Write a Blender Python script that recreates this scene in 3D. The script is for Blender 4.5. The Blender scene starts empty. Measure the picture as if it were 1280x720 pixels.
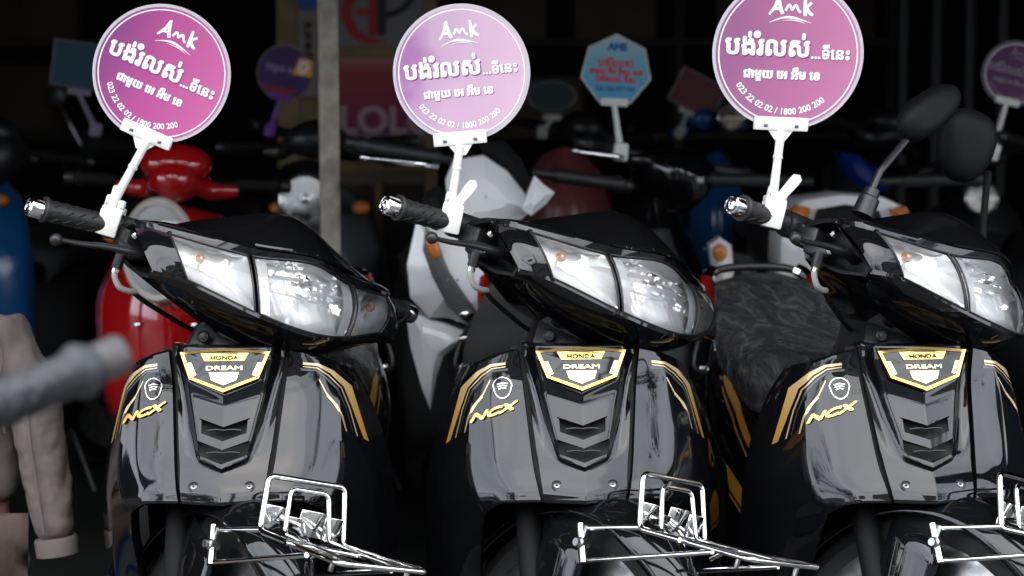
import bpy, bmesh, math, random
import numpy as np
from mathutils import Vector, Matrix
from mathutils.bvhtree import BVHTree
random.seed(7); RNG = np.random.default_rng(7)
SC = bpy.context.scene; COL = SC.collection
R = math.radians

# ------------------------------------------------------------------ camera
CAM_POS = np.array([0.0, -3.0, 1.17]); PITCH = math.atan(230/2400)
cd = bpy.data.cameras.new('camera'); cam = bpy.data.objects.new('camera', cd); COL.objects.link(cam)
cam.location = CAM_POS; cam.rotation_euler = (R(90)-PITCH, 0, 0)
cd.sensor_width = 36; cd.lens = 67.5; cd.clip_start = .05; cd.clip_end = 500
cd.dof.use_dof = True; cd.dof.focus_distance = 2.93; cd.dof.aperture_fstop = 4.6
SC.camera = cam
# ------------------------------------------------------------------ sky, sun, exposure
SUN_EL, SUN_AZ = 52, -14            # azimuth measured from -Y (behind the camera) towards -X
wd = bpy.data.worlds.new('World'); SC.world = wd; wd.use_nodes = True
nt = wd.node_tree; bg = nt.nodes['Background']
sky = nt.nodes.new('ShaderNodeTexSky'); sky.sky_type = 'NISHITA'; sky.sun_disc = False
sky.sun_elevation = R(SUN_EL); sky.sun_rotation = R(180+SUN_AZ); sky.dust_density = 3; sky.air_density = 1.2
tc = nt.nodes.new('ShaderNodeTexCoord'); nz = nt.nodes.new('ShaderNodeTexNoise'); nz.inputs['Scale'].default_value = 2.2
nz.inputs['Detail'].default_value = 5
rp = nt.nodes.new('ShaderNodeValToRGB'); rp.color_ramp.elements[0].position = .36; rp.color_ramp.elements[1].position = .62
rp.color_ramp.elements[0].color = (.55,)*3+(1,); rp.color_ramp.elements[1].color = (1.,)*3+(1,)
mxw = nt.nodes.new('ShaderNodeMix'); mxw.data_type = 'RGBA'
nt.links.new(tc.outputs['Generated'], nz.inputs['Vector']); nt.links.new(nz.outputs['Fac'], rp.inputs['Fac'])
nt.links.new(rp.outputs['Color'], mxw.inputs['Factor'])
nt.links.new(sky.outputs['Color'], mxw.inputs['A']); mxw.inputs['B'].default_value = (12.8, 13.6, 14.9, 1)   # thin bright cloud deck
nt.links.new(mxw.outputs['Result'], bg.inputs['Color']); bg.inputs['Strength'].default_value = .12
sl = bpy.data.lights.new('sun', 'SUN'); sl.energy = .55; sl.angle = R(75); sl.color = (1, .96, .9)
so = bpy.data.objects.new('sun', sl); COL.objects.link(so)
sd = Vector((math.sin(R(SUN_AZ))*math.cos(R(SUN_EL)), -math.cos(R(SUN_AZ))*math.cos(R(SUN_EL)), math.sin(R(SUN_EL))))
so.rotation_euler = sd.to_track_quat('Z', 'Y').to_euler()
SC.view_settings.view_transform = 'Standard'; SC.view_settings.look = 'None'
SC.view_settings.exposure = 1.5; SC.view_settings.gamma = 1
SC.cycles.max_bounces = 8; SC.cycles.transparent_max_bounces = 12; SC.cycles.glossy_bounces = 4
SC.cycles.sample_clamp_indirect = 6; SC.cycles.caustics_reflective = False; SC.cycles.caustics_refractive = False

# ------------------------------------------------------------------ materials
def mat(name, col, rough=.5, metal=0., noise=0., nscale=30, bump=0., bscale=60, coat=0., ior=1.5, dark=None, spec=None):
    m = bpy.data.materials.new(name); m.use_nodes = True; t = m.node_tree; p = t.nodes['Principled BSDF']
    p.inputs['Base Color'].default_value = (*col, 1); p.inputs['Roughness'].default_value = rough
    p.inputs['Metallic'].default_value = metal; p.inputs['IOR'].default_value = ior
    if coat: p.inputs['Coat Weight'].default_value = coat; p.inputs['Coat Roughness'].default_value = .03
    if spec is not None: p.inputs['Specular IOR Level'].default_value = spec
    c = t.nodes.new('ShaderNodeTexCoord')
    if noise:
        n = t.nodes.new('ShaderNodeTexNoise'); n.inputs['Scale'].default_value = nscale; n.inputs['Detail'].default_value = 6
        t.links.new(c.outputs['Object'], n.inputs['Vector'])
        r = t.nodes.new('ShaderNodeValToRGB'); r.color_ramp.elements[0].position = .35; r.color_ramp.elements[1].position = .68
        d = dark or tuple(x*(1-noise) for x in col)
        r.color_ramp.elements[0].color = (*d, 1); r.color_ramp.elements[1].color = (*col, 1)
        t.links.new(n.outputs['Fac'], r.inputs['Fac']); t.links.new(r.outputs['Color'], p.inputs['Base Color'])
    if bump:
        n = t.nodes.new('ShaderNodeTexNoise'); n.inputs['Scale'].default_value = bscale; n.inputs['Detail'].default_value = 4
        t.links.new(c.outputs['Object'], n.inputs['Vector']); b = t.nodes.new('ShaderNodeBump')
        b.inputs['Strength'].default_value = bump; b.inputs['Distance'].default_value = .01
        t.links.new(n.outputs['Fac'], b.inputs['Height']); t.links.new(b.outputs['Normal'], p.inputs['Normal'])
    return m
def rough_noise(m, lo, hi, scale):
    t = m.node_tree; p = t.nodes['Principled BSDF']; c = t.nodes.new('ShaderNodeTexCoord')
    n = t.nodes.new('ShaderNodeTexNoise'); n.inputs['Scale'].default_value = scale; n.inputs['Detail'].default_value = 6
    r = t.nodes.new('ShaderNodeMapRange'); r.inputs['To Min'].default_value = lo; r.inputs['To Max'].default_value = hi
    r.inputs['From Min'].default_value = .35; r.inputs['From Max'].default_value = .7
    t.links.new(c.outputs['Object'], n.inputs['Vector']); t.links.new(n.outputs['Fac'], r.inputs['Value']); t.links.new(r.outputs['Result'], p.inputs['Roughness'])
def ramp_mat(name, stops, axis, lo, hi, rough=.3, metal=0., noise=.0):
    """colour printed as a gradient along an object axis"""
    m = mat(name, stops[0][1], rough, metal); t = m.node_tree; p = t.nodes['Principled BSDF']
    c = t.nodes.new('ShaderNodeTexCoord'); s = t.nodes.new('ShaderNodeSeparateXYZ'); mr = t.nodes.new('ShaderNodeMapRange')
    mr.inputs['From Min'].default_value = lo; mr.inputs['From Max'].default_value = hi
    r = t.nodes.new('ShaderNodeValToRGB'); e = r.color_ramp.elements
    while len(e) < len(stops): e.new(.5)
    for k, (q, cc) in enumerate(stops): e[k].position = q; e[k].color = (*cc, 1)
    t.links.new(c.outputs['Object'], s.inputs[0]); t.links.new(s.outputs[axis], mr.inputs['Value'])
    if noise:
        n = t.nodes.new('ShaderNodeTexNoise'); n.inputs['Scale'].default_value = 12; n.inputs['Detail'].default_value = 7
        t.links.new(c.outputs['Object'], n.inputs['Vector']); a = t.nodes.new('ShaderNodeMath'); a.operation = 'MULTIPLY_ADD'
        a.inputs[1].default_value = noise; t.links.new(n.outputs['Fac'], a.inputs[0]); t.links.new(mr.outputs['Result'], a.inputs[2])
        b = t.nodes.new('ShaderNodeMath'); b.operation = 'SUBTRACT'; b.inputs[1].default_value = noise*.5
        t.links.new(a.outputs[0], b.inputs[0]); t.links.new(b.outputs[0], r.inputs['Fac'])
    else: t.links.new(mr.outputs['Result'], r.inputs['Fac'])
    t.links.new(r.outputs['Color'], p.inputs['Base Color']); return m
def glass(name, col=(1, 1, 1), rough=.0, ior=1.5, extra=0.):
    m = bpy.data.materials.new(name); m.use_nodes = True; t = m.node_tree; t.nodes.remove(t.nodes['Principled BSDF'])
    o = t.nodes['Material Output']; a = t.nodes.new('ShaderNodeBsdfTransparent'); g = t.nodes.new('ShaderNodeBsdfGlossy')
    a.inputs[0].default_value = (*col, 1); g.inputs['Roughness'].default_value = rough
    f = t.nodes.new('ShaderNodeFresnel'); f.inputs[0].default_value = ior; x = t.nodes.new('ShaderNodeMixShader')
    if extra:
        q = t.nodes.new('ShaderNodeMath'); q.operation = 'MULTIPLY'; q.inputs[1].default_value = extra; t.links.new(f.outputs[0], q.inputs[0]); t.links.new(q.outputs[0], x.inputs[0])
    else: t.links.new(f.outputs[0], x.inputs[0])
    t.links.new(a.outputs[0], x.inputs[1]); t.links.new(g.outputs[0], x.inputs[2]); t.links.new(x.outputs[0], o.inputs[0]); return m

M = {}
M['black'] = mat('gloss_black_paint', (.004, .0042, .005), .03, ior=1.5); 
M['blackp'] = mat('satin_black_plastic', (.012, .012, .013), .38, bump=.08, bscale=500)
M['matte'] = mat('matte_black_plastic', (.006, .006, .0065), .6, spec=.3)
M['deep'] = mat('deep_black_plastic', (.004, .004, .0042), .7, spec=.2)
rough_noise(M['black'], .018, .075, 22)
M['visor'] = mat('smoked_visor', (.004, .004, .0045), .12)
M['mirr'] = mat('textured_black_plastic', (.005, .005, .0055), .55, spec=.16, noise=.2, nscale=200, bump=.1, bscale=600)
M['rubber'] = mat('grip_rubber', (.013, .013, .014), .5, noise=.3, nscale=60, bump=.15, bscale=400)
M['tyre'] = mat('tyre_rubber', (.014, .014, .014), .75, noise=.3, nscale=30)
M['chrome'] = mat('chrome', (.83, .83, .84), .06, 1.); rough_noise(M['chrome'], .04, .16, 60)
M['steel'] = mat('dull_steel', (.42, .42, .42), .32, 1., noise=.4, nscale=60)
M['cable'] = mat('grey_brake_hose', (.36, .36, .34), .35)
M['gold'] = mat('gold_plating', (.74, .46, .14), .24, 1.)
M['goldp'] = mat('pale_gold_plating', (.90, .72, .38), .25, 1.)
M['orange'] = mat('orange_gold_foil', (.78, .36, .045), .25, .45)
M['stripe'] = ramp_mat('orange_to_gold_foil', [(0, (.62, .25, .03)), (.5, (.74, .42, .11)), (1, (.86, .68, .40))], 2, .60, .77, .25, .4)
M['stripes'] = mat('silver_foil_line', (.10, .10, .105), .3, .6); M['goldf'] = mat('gold_foil_line', (.70, .54, .30), .3, .5)
M['refl'] = mat('headlight_reflector', (.98, .98, .98), .12, .45)
M['refl2'] = mat('indicator_reflector', (.97, .97, .97), .12, .35)
M['lens'] = glass('clear_lens', (.97, .98, .98), .01, 1.5, 1.2)
M['amber'] = mat('amber_bulb', (.50, .15, .03), .2); M['bulba'] = mat('coated_amber_bulb', (.60, .33, .20), .15, .3)
M['redref'] = mat('red_plastic', (.22, .006, .006), .2)
M['white'] = mat('white_clip_plastic', (.80, .80, .76), .38, noise=.06, nscale=18)
M['whitedark'] = mat('grey_rivet', (.35, .35, .33), .5)
M['letter'] = mat('white_print', (.88, .86, .88), .45)
M['letsh'] = mat('plum_print_shadow', (.20, .04, .18), .5)
M['rim'] = mat('clear_sign_rim', (.52, .50, .53), .22)
M['seat'] = mat('seat_vinyl', (.022, .022, .023), .55, bump=.15, bscale=350)
M['film'] = mat('plastic_film_over_seat', (.085, .085, .088), .24, noise=.55, nscale=16, bump=.9, bscale=14)
def film_nodes(m):
    t = m.node_tree; p = t.nodes['Principled BSDF']; c = t.nodes.new('ShaderNodeTexCoord')
    mp = t.nodes.new('ShaderNodeMapping'); mp.inputs['Scale'].default_value = (22, 7, 9); mp.inputs['Rotation'].default_value = (0, 0, .5)
    n = t.nodes.new('ShaderNodeTexNoise'); n.inputs['Scale'].default_value = 1.0; n.inputs['Detail'].default_value = 7; n.inputs['Distortion'].default_value = .35
    b = t.nodes.new('ShaderNodeBump'); b.inputs['Strength'].default_value = 1; b.inputs['Distance'].default_value = .05
    t.links.new(c.outputs['Object'], mp.inputs[0]); t.links.new(mp.outputs[0], n.inputs['Vector']); t.links.new(n.outputs['Fac'], b.inputs['Height']); t.links.new(b.outputs[0], p.inputs['Normal'])
    r = t.nodes.new('ShaderNodeValToRGB'); e = r.color_ramp.elements; e[0].position = .44; e[0].color = (.05, .05, .052, 1); e[1].position = .56; e[1].color = (.05, .05, .052, 1)
    q = e.new(.47); q.color = (.075, .075, .078, 1); q = e.new(.50); q.color = (.11, .11, .115, 1); q = e.new(.53); q.color = (.075, .075, .078, 1)  # pale streak colours paint light caught on creases, and film haze
    for l in list(p.inputs['Base Color'].links): t.links.remove(l)
    t.links.new(n.outputs['Fac'], r.inputs['Fac']); t.links.new(r.outputs['Color'], p.inputs['Base Color'])
film_nodes(M['film'])
M['red'] = mat('gloss_red_paint', (.36, .006, .008), .08, coat=.6)
M['dkred'] = mat('dark_red_paint', (.24, .055, .062), .3)
M['blue'] = mat('blue_paint', (.009, .09, .26), .15)
M['blue2'] = mat('deep_blue_paint', (.008, .03, .22), .12)
M['whitep'] = mat('gloss_white_paint', (.82, .83, .84), .08, noise=.05, nscale=5)
M['greyp'] = mat('grey_satin_paint', (.05, .055, .06), .3)
M['purple'] = mat('purple_plastic', (.18, .05, .36), .4)
M['teal'] = mat('teal_board', (.006, .022, .026), .5)
M['trim'] = mat('cream_trim', (.6, .58, .52), .2)

# ------------------------------------------------------------------ mesh helpers
def cr(P, n):
    """Catmull-Rom resample of control rows P (k, ...) to n samples"""
    P = np.asarray(P, float); k = len(P); ext = np.concatenate([[2*P[0]-P[1]], P, [2*P[-1]-P[-2]]])
    t = np.linspace(0, k-1, n); i = np.minimum(t.astype(int), k-2); f = (t-i).reshape((-1,)+(1,)*(P.ndim-1))
    a, b, c, d = ext[i], ext[i+1], ext[i+2], ext[i+3]
    return .5*((2*b)+(-a+c)*f+(2*a-5*b+4*c-d)*f*f+(-a+3*b-3*c+d)*f**3)
def cr_at(P, t):
    P = np.asarray(P, float); k = len(P); ext = np.concatenate([[2*P[0]-P[1]], P, [2*P[-1]-P[-2]]])
    t = min(max(t, 0), k-1); i = min(int(t), k-2); f = t-i; a, b, c, d = ext[i], ext[i+1], ext[i+2], ext[i+3]
    return .5*((2*b)+(-a+c)*f+(2*a-5*b+4*c-d)*f*f+(-a+3*b-3*c+d)*f**3)
class MB:
    def __init__(s): s.v = []; s.f = []; s.m = []
    def add(s, V, F, mi=0):
        o = len(s.v); s.v += [tuple(map(float, p)) for p in V]; s.f += [tuple(int(i)+o for i in f) for f in F]; s.m += [mi]*len(F); return s
    def grid(s, G, mi=0, flip=False, skip=None, closeu=False):
        G = np.asarray(G, float); a, b = G.shape[:2]; F = []
        for i in range(a if closeu else a-1):
            for j in range(b-1):
                if skip and skip(i, j): continue
                i2 = (i+1) % a
                q = (i*b+j, i2*b+j, i2*b+j+1, i*b+j+1); F.append(q[::-1] if flip else q)
        return s.add(G.reshape(-1, 3), F, mi)
    def tube(s, pts, r, n=10, mi=0, smooth=0, caps=True, flat=1.):
        pts = np.asarray(pts, float)
        rr = np.full(len(pts), r, float) if np.isscalar(r) else np.asarray(r, float)
        if smooth: 
            q = cr(np.column_stack([pts, rr]), (len(pts)-1)*smooth+1); pts, rr = q[:, :3], q[:, 3]
        T = np.gradient(pts, axis=0); T /= np.linalg.norm(T, axis=1)[:, None]+1e-12
        up = np.array([0, 0, 1.]) if abs(T[0][2]) < .9 else np.array([1., 0, 0]); N = np.cross(T[0], up); N /= np.linalg.norm(N)
        rings = []
        for k in range(len(pts)):
            N = N-T[k]*N.dot(T[k]); N /= np.linalg.norm(N); B = np.cross(T[k], N)
            a = np.linspace(0, 2*np.pi, n, endpoint=False)
            rings.append(pts[k]+rr[k]*(np.outer(np.cos(a), N)+flat*np.outer(np.sin(a), B)))
        V = np.concatenate(rings); F = []
        for k in range(len(pts)-1):
            for j in range(n): F.append((k*n+j, k*n+(j+1) % n, (k+1)*n+(j+1) % n, (k+1)*n+j))
        if caps: F.append(tuple(range(n))[::-1]); F.append(tuple((len(pts)-1)*n+j for j in range(n)))
        return s.add(V, F, mi)
    def lathe(s, prof, o, d, n=24, mi=0):
        """prof: (radius, distance along d from o)"""
        d = np.asarray(d, float); d /= np.linalg.norm(d); o = np.asarray(o, float)
        up = np.array([0, 0, 1.]) if abs(d[2]) < .9 else np.array([1., 0, 0]); N = np.cross(d, up); N /= np.linalg.norm(N); B = np.cross(d, N)
        a = np.linspace(0, 2*np.pi, n, endpoint=False); V = []; F = []
        for r, h in prof: V += list(o+d*h+max(r, 1e-5)*(np.outer(np.cos(a), N)+np.outer(np.sin(a), B)))
        for k in range(len(prof)-1):
            for j in range(n): F.append((k*n+j, k*n+(j+1) % n, (k+1)*n+(j+1) % n, (k+1)*n+j))
        F.append(tuple(range(n))[::-1]); F.append(tuple((len(prof)-1)*n+j for j in range(n)))
        return s.add(V, F, mi)
    def box(s, c, d, rot=None, bev=0., mi=0):
        bm = bmesh.new(); bmesh.ops.create_cube(bm, size=1.)
        for v in bm.verts: v.co = Vector((v.co.x*d[0], v.co.y*d[1], v.co.z*d[2]))
        if bev: bmesh.ops.bevel(bm, geom=bm.edges[:], offset=bev, segments=2, affect='EDGES', profile=.5)
        Q = Matrix.Identity(3) if rot is None else rot
        V = [Q @ v.co+Vector(c) for v in bm.verts]; F = [[v.index for v in f.verts] for f in bm.faces]; bm.free()
        return s.add(V, F, mi)
    def prism(s, poly, fn, h0, h1, mi=0):
        """2D polygon extruded between heights h0 and h1 in frame fn(u, v, h); poly counter-clockwise seen from +h"""
        n = len(poly); V = [fn(u, v, h0) for u, v in poly]+[fn(u, v, h1) for u, v in poly]
        F = [tuple(range(n))[::-1], tuple(range(n, 2*n))]+[(i, (i+1) % n, n+(i+1) % n, n+i) for i in range(n)]
        return s.add(V, F, mi)
    def ring(s, po, pi, fn, h0, h1, mi=0, hi=None):
        n = len(po); V = [fn(u, v, h0) for u, v in po]+[fn(u, v, h1) for u, v in po]+[fn(u, v, h1 if hi is None else hi) for u, v in pi]+[fn(u, v, h0) for u, v in pi]
        F = []
        for i in range(n):
            j = (i+1) % n
            for k in range(3): F.append((k*n+i, k*n+j, (k+1)*n+j, (k+1)*n+i))
        return s.add(V, F, mi)
    def ellip(s, c, r, rot=None, n=20, m=12, mi=0, pw=1.):
        V = []; F = []
        for i in range(m+1):
            th = math.pi*i/m
            for j in range(n):
                ph = 2*math.pi*j/n; d = [math.sin(th)*math.cos(ph), math.sin(th)*math.sin(ph), math.cos(th)]
                d = [math.copysign(abs(q)**pw, q)*rr for q, rr in zip(d, r)]
                p = Vector(d); p = (rot @ p if rot is not None else p)+Vector(c); V.append(p)
        for i in range(m):
            for j in range(n): F.append((i*n+j, (i+1)*n+j, (i+1)*n+(j+1) % n, i*n+(j+1) % n))
        return s.add(V, F, mi)
    def mirror(s):
        o = len(s.v); F = list(s.f); s.v += [(-x, y, z) for x, y, z in s.v]; s.f += [tuple(i+o for i in f)[::-1] for f in F]; s.m += list(s.m); return s
    def data(s, name, mats, smooth=35, weld=1e-5, solid=None):
        me = bpy.data.meshes.new(name); me.from_pydata(s.v, [], s.f)
        mats = mats if isinstance(mats, (list, tuple)) else [mats]
        for m in mats: me.materials.append(m)
        me.polygons.foreach_set('material_index', s.m)
        bm = bmesh.new(); bm.from_mesh(me)
        if weld: bmesh.ops.remove_doubles(bm, verts=bm.verts, dist=weld)
        bmesh.ops.recalc_face_normals(bm, faces=bm.faces) if smooth != 'keep' else None
        bm.to_mesh(me); bm.free()
        if smooth: 
            me.polygons.foreach_set('use_smooth', [True]*len(me.polygons)); me.set_sharp_from_angle(angle=R(35 if smooth == 'keep' else smooth))
        me.update(); return me
    def build(s, name, mats, parent=None, smooth=35, weld=1e-5, solid=None, mw=None):
        o = bpy.data.objects.new(name, s.data(name, mats, smooth, weld)); COL.objects.link(o)
        if parent: o.parent = parent
        if mw is not None: o.matrix_local = mw
        if solid:
            q = o.modifiers.new('solidify', 'SOLIDIFY'); q.thickness = abs(solid); q.offset = -1 if solid > 0 else 1
        return o
def empty(name, loc=(0, 0, 0), rot=(0, 0, 0)):
    o = bpy.data.objects.new(name, None); COL.objects.link(o); o.location = loc; o.rotation_euler = rot; o.empty_display_size = .1; return o
def tag(o, label=None, cat=None, group=None, kind=None):
    for k, v in (('label', label), ('category', cat), ('group', group), ('kind', kind)):
        if v: o[k] = v
    return o
def copy_tree(o, parent=None):
    c = o.copy(); COL.objects.link(c)
    if parent: c.parent = parent
    for ch in list(o.children): copy_tree(ch, c)
    return c
def V3(*a): return np.array(a, float)

# --- flat lettering -> 2D triangles
def text2d(s, width=None, height=None, bold=0., shear=0., sx=1., lsp=1.):
    c = bpy.data.curves.new('t', 'FONT'); c.body = s; c.size = 1; c.resolution_u = 3; c.shear = shear; c.space_character = lsp
    o = bpy.data.objects.new('t', c); COL.objects.link(o); dg = bpy.context.evaluated_depsgraph_get(); dg.update()
    cu = o.to_curve(dg); loops = []
    for sp in cu.splines:
        P = []; bp_ = sp.bezier_points; k = len(bp_)
        for a_ in range(k):
            p0_, p1_ = bp_[a_], bp_[(a_+1) % k]; A0, A1, A2, A3 = (np.array(q[:2]) for q in (p0_.co, p0_.handle_right, p1_.handle_left, p1_.co))
            straight = abs(np.cross(A1-A0, A3-A0))+abs(np.cross(A2-A0, A3-A0)) < 1e-5
            for f in ((0,) if straight else (0, .25, .5, .75)): P.append((1-f)**3*A0+3*f*(1-f)**2*A1+3*f*f*(1-f)*A2+f**3*A3)
        if len(P) > 2: loops.append(np.array(P))
    o.to_curve_clear(); bpy.data.objects.remove(o); bpy.data.curves.remove(c)
    pv = np.concatenate(loops); ed = []; off = 0
    for L_ in loops: n = len(L_); ed += [(off+q, off+(q+1) % n) for q in range(n)]; off += n
    from mathutils.geometry import delaunay_2d_cdt
    ov, oe, of = delaunay_2d_cdt([Vector(p) for p in pv], ed, [], 0, 1e-6)[:3]
    V = np.array([tuple(p) for p in ov]); T_ = np.array([tuple(f) for f in of]); cen = V[T_].mean(1); wn = np.zeros(len(cen))
    for L_ in loops:
        a_, b_ = L_, np.roll(L_, -1, 0)
        for q in range(len(L_)):
            y0, y1 = a_[q, 1], b_[q, 1]; cr_s = (b_[q, 0]-a_[q, 0])*(cen[:, 1]-y0)-(cen[:, 0]-a_[q, 0])*(y1-y0)
            wn += np.where((y0 <= cen[:, 1]) & (y1 > cen[:, 1]) & (cr_s > 0), 1, 0)-np.where((y0 > cen[:, 1]) & (y1 <= cen[:, 1]) & (cr_s < 0), 1, 0)
    V = V*np.array([sx, 1.]); F = [tuple(int(q) for q in t) for t in T_[wn != 0]]
    lo, hi = V.min(0), V.max(0); V[:, 0] -= (lo[0]+hi[0])/2
    k = width/(hi[0]-lo[0]) if width else height/(hi[1]-lo[1]); V *= k
    if bold:
        n = len(V); VV = []; FF = []
        for q, (dx, dy) in enumerate(((0, 0), (bold, 0), (-bold, 0), (0, bold), (0, -bold), (bold*.7, bold*.7), (-bold*.7, -bold*.7), (bold*.7, -bold*.7), (-bold*.7, bold*.7))):
            VV.append(np.column_stack([V+[dx, dy], np.full(n, q*3e-5)])); FF += [tuple(i+q*n for i in f) for f in F]
        V = np.concatenate(VV); F = FF
    return V, F
def stroke2d(pts, w, n=1):
    pts = np.asarray(pts, float); w = np.full(len(pts), w, float) if np.isscalar(w) else np.asarray(w, float)
    if n > 1: q = cr(np.column_stack([pts, w]), (len(pts)-1)*n+1); pts, w = q[:, :2], q[:, 2]
    T = np.gradient(pts, axis=0); T /= np.linalg.norm(T, axis=1)[:, None]+1e-9; N = np.column_stack([-T[:, 1], T[:, 0]])
    V = np.concatenate([pts+N*w[:, None]/2, pts-N*w[:, None]/2]); k = len(pts)
    return V, [(i, i+1, k+i+1, k+i) for i in range(k-1)]
def flat(mb, VF, fn, h=0., mi=0):
    V, F = VF; return mb.add([fn(p[0], p[1], h+(p[2] if len(p) > 2 else 0)) for p in V], F, mi)

# ------------------------------------------------------------------ placing helpers (camera geometry -> points in the place)
_F = np.array([0, math.cos(PITCH), -math.sin(PITCH)]); _U = np.array([0, math.sin(PITCH), math.cos(PITCH)])
def ray(px, py): return _F+np.array([1., 0, 0])*(px-640)/2400+_U*(360-py)/2400
def at(px, py, y): r = ray(px, py); return CAM_POS+r*((y-CAM_POS[1])/r[1])

# ================================================================== THE SETTING
def struct(name, mb, m, smooth=0, **k): o = mb.build(name, m, smooth=smooth, **k); o['kind'] = 'structure'; return o
asph = mat('asphalt', (.055, .055, .056), .85, noise=.35, nscale=9, bump=.3, bscale=90)
conc = mat('pavement_concrete', (.10, .097, .09), .8, noise=.3, nscale=4, bump=.2, bscale=60)
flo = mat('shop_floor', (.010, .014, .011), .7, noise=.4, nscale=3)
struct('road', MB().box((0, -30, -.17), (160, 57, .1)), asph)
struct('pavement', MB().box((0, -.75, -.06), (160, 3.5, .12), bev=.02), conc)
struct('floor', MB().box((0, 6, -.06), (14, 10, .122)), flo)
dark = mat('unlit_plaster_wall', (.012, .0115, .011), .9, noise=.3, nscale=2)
ochre = mat('ochre_painted_board', (.27, .19, .085), .6, noise=.35, nscale=6, bump=.1)
tan_ = mat('tan_painted_panel', (.17, .135, .09), .65, noise=.35, nscale=5)
brownp = mat('dark_brown_door_panel', (.035, .022, .014), .55, noise=.3, nscale=8)
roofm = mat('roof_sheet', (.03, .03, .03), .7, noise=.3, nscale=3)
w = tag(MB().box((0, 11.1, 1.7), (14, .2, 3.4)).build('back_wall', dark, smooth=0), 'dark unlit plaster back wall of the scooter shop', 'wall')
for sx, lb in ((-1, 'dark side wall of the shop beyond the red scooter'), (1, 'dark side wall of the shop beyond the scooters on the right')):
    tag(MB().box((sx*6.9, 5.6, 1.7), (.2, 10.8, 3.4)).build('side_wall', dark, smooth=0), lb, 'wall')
# ribbed metal awning and roof
rf = MB()
xs = np.linspace(-7, 7, 281); G = [[(x, y, 3.0+.012*y+.02*(abs((x*5) % 2-1))) for y in (-.45, 3, 6, 11)] for x in xs]; rf.grid(G)
tag(rf.build('roof', roofm, smooth=0, solid=.02), 'dark ribbed metal roof over the shop front', 'roof')
sky_blocker = MB().box((0, -.47, 2.53), (14, .03, .94), bev=.01)  # unseen sheet added to hold sky light back from the shop
tag(sky_blocker.build('roof_light_blocker', dark, smooth=0), 'unseen dark sheet added to cut sky light along the front edge of the roof', 'blocker')
# steel post
pm = mat('weathered_post_paint', (.46, .41, .355), .6, .1, noise=.5, nscale=30, dark=(.30, .26, .21), bump=.4, bscale=160)
p0 = at(415, 330, 1.55)
pst = MB().box((0, 0, 1.5), (.0475, .0475, 3.02), bev=.006)
po = pst.build('steel_post', pm, smooth=30); po.location = (p0[0], p0[1], .0); po.rotation_euler = (0, R(-.2), R(8)); tag(po, 'weathered brown grey steel post standing between the first and second black scooters', 'post')
bp = MB().box((0, 0, .012), (.16, .16, .02), bev=.003); bp.build('base_plate', pm, po)

# opposite side of the street (seen in the glossy paint)
facs = [mat('facade_'+n, c, .8, noise=.2, nscale=2) for n, c in (('cream', (.22, .19, .15)), ('grey', (.14, .14, .145)), ('ochre', (.20, .14, .08)), ('white', (.30, .30, .29)))]
wing = mat('window_glass_dark', (.02, .025, .03), .08)
def house(x0, wd_, h, fm, label):
    root = empty('shophouse', (x0, -19, 0)); tag(root, label, 'building', 'shophouses across the street')
    MB().box((wd_/2, -4, h/2), (wd_-.06, 8, h)).build('wall', fm, root, smooth=0)
    MB().box((wd_/2, -3.9, h+.12), (wd_+.04, 8.5, .24), bev=.02).build('roof', facs[1], root, smooth=0)
    MB().box((wd_/2, .55, 3.1), (wd_-.3, 1.1, .08)).build('awning', roofm, root, smooth=0)
    MB().box((wd_/2, .02, 1.4), (wd_-.8, .06, 2.6)).build('shutter', mat('shutter', (.2, .22, .24), .5), root, smooth=0)
    wdat = None
    for fl in range(1, int(h//3)):
        for k in range(3):
            if wdat is None:
                wdat = MB().ring([(-.5, -.7), (.5, -.7), (.5, .7), (-.5, .7)], [(-.43, -.63), (.43, -.63), (.43, .63), (-.43, .63)], lambda u, v, q: (u, q, v), 0, .06).data('window', facs[3], 0)
                pdat = MB().box((0, .01, 0), (.86, .02, 1.26)).data('pane', wing, 0)
            wo = bpy.data.objects.new('window', wdat); COL.objects.link(wo); wo.parent = root; wo.location = (wd_*(k+.5)/3, .005, fl*3+1.7)
            pn = bpy.data.objects.new('pane', pdat); COL.objects.link(pn); pn.parent = wo
labs = ['cream shophouse across the street, three storeys', 'grey shophouse across the street with flat roof', 'ochre shophouse across the street, the tallest', 'white shophouse across the street, two storeys',
        'cream shophouse at the far left end of the row', 'grey shophouse at the far right end of the row']
xx = -18
for k, (ww, hh, fi) in enumerate(((6, 7.5, 0), (5, 9.3, 1), (6, 6.6, 3), (5, 10.5, 2), (6, 7.2, 0), (6, 9.0, 1))):
    house(xx, ww, hh, facs[fi], ['cream shophouse at the far left end of the row across the street', 'tall grey shophouse across the street, second from the left', 'white shophouse across the street, the lowest of the row', 'ochre shophouse across the street, the tallest of the row', 'cream shophouse across the street beside the tallest one', 'grey shophouse at the far right end of the row across the street'][k]); xx += ww

# ================================================================== THE BLACK SCOOTERS
RAKE = R(27); PV = Vector((0, .164, .9)); TH = R(41.6)
def steer_matrix(th=TH):
    A = Matrix.Rotation(-RAKE, 4, 'X')
    return Matrix.Translation(PV) @ A @ Matrix.Rotation(th, 4, 'Z') @ A.inverted() @ Matrix.Translation((0, 0, -.9))
SM = steer_matrix()
def frame_of(px, py, yaw, lean, dx=0):
    p = at(px, py, 0); M_ = Matrix.Rotation(R(yaw), 4, 'Z') @ Matrix.Rotation(R(lean), 4, 'Y')
    return Matrix.Translation((p[0]+dx, 0, p[2]-.756)) @ M_
POSES = [frame_of(300, 462, -1.5, -.8, -.006), frame_of(729, 460, 2.7, -.5), frame_of(1147, 460, 6.2, -.4)]

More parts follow.
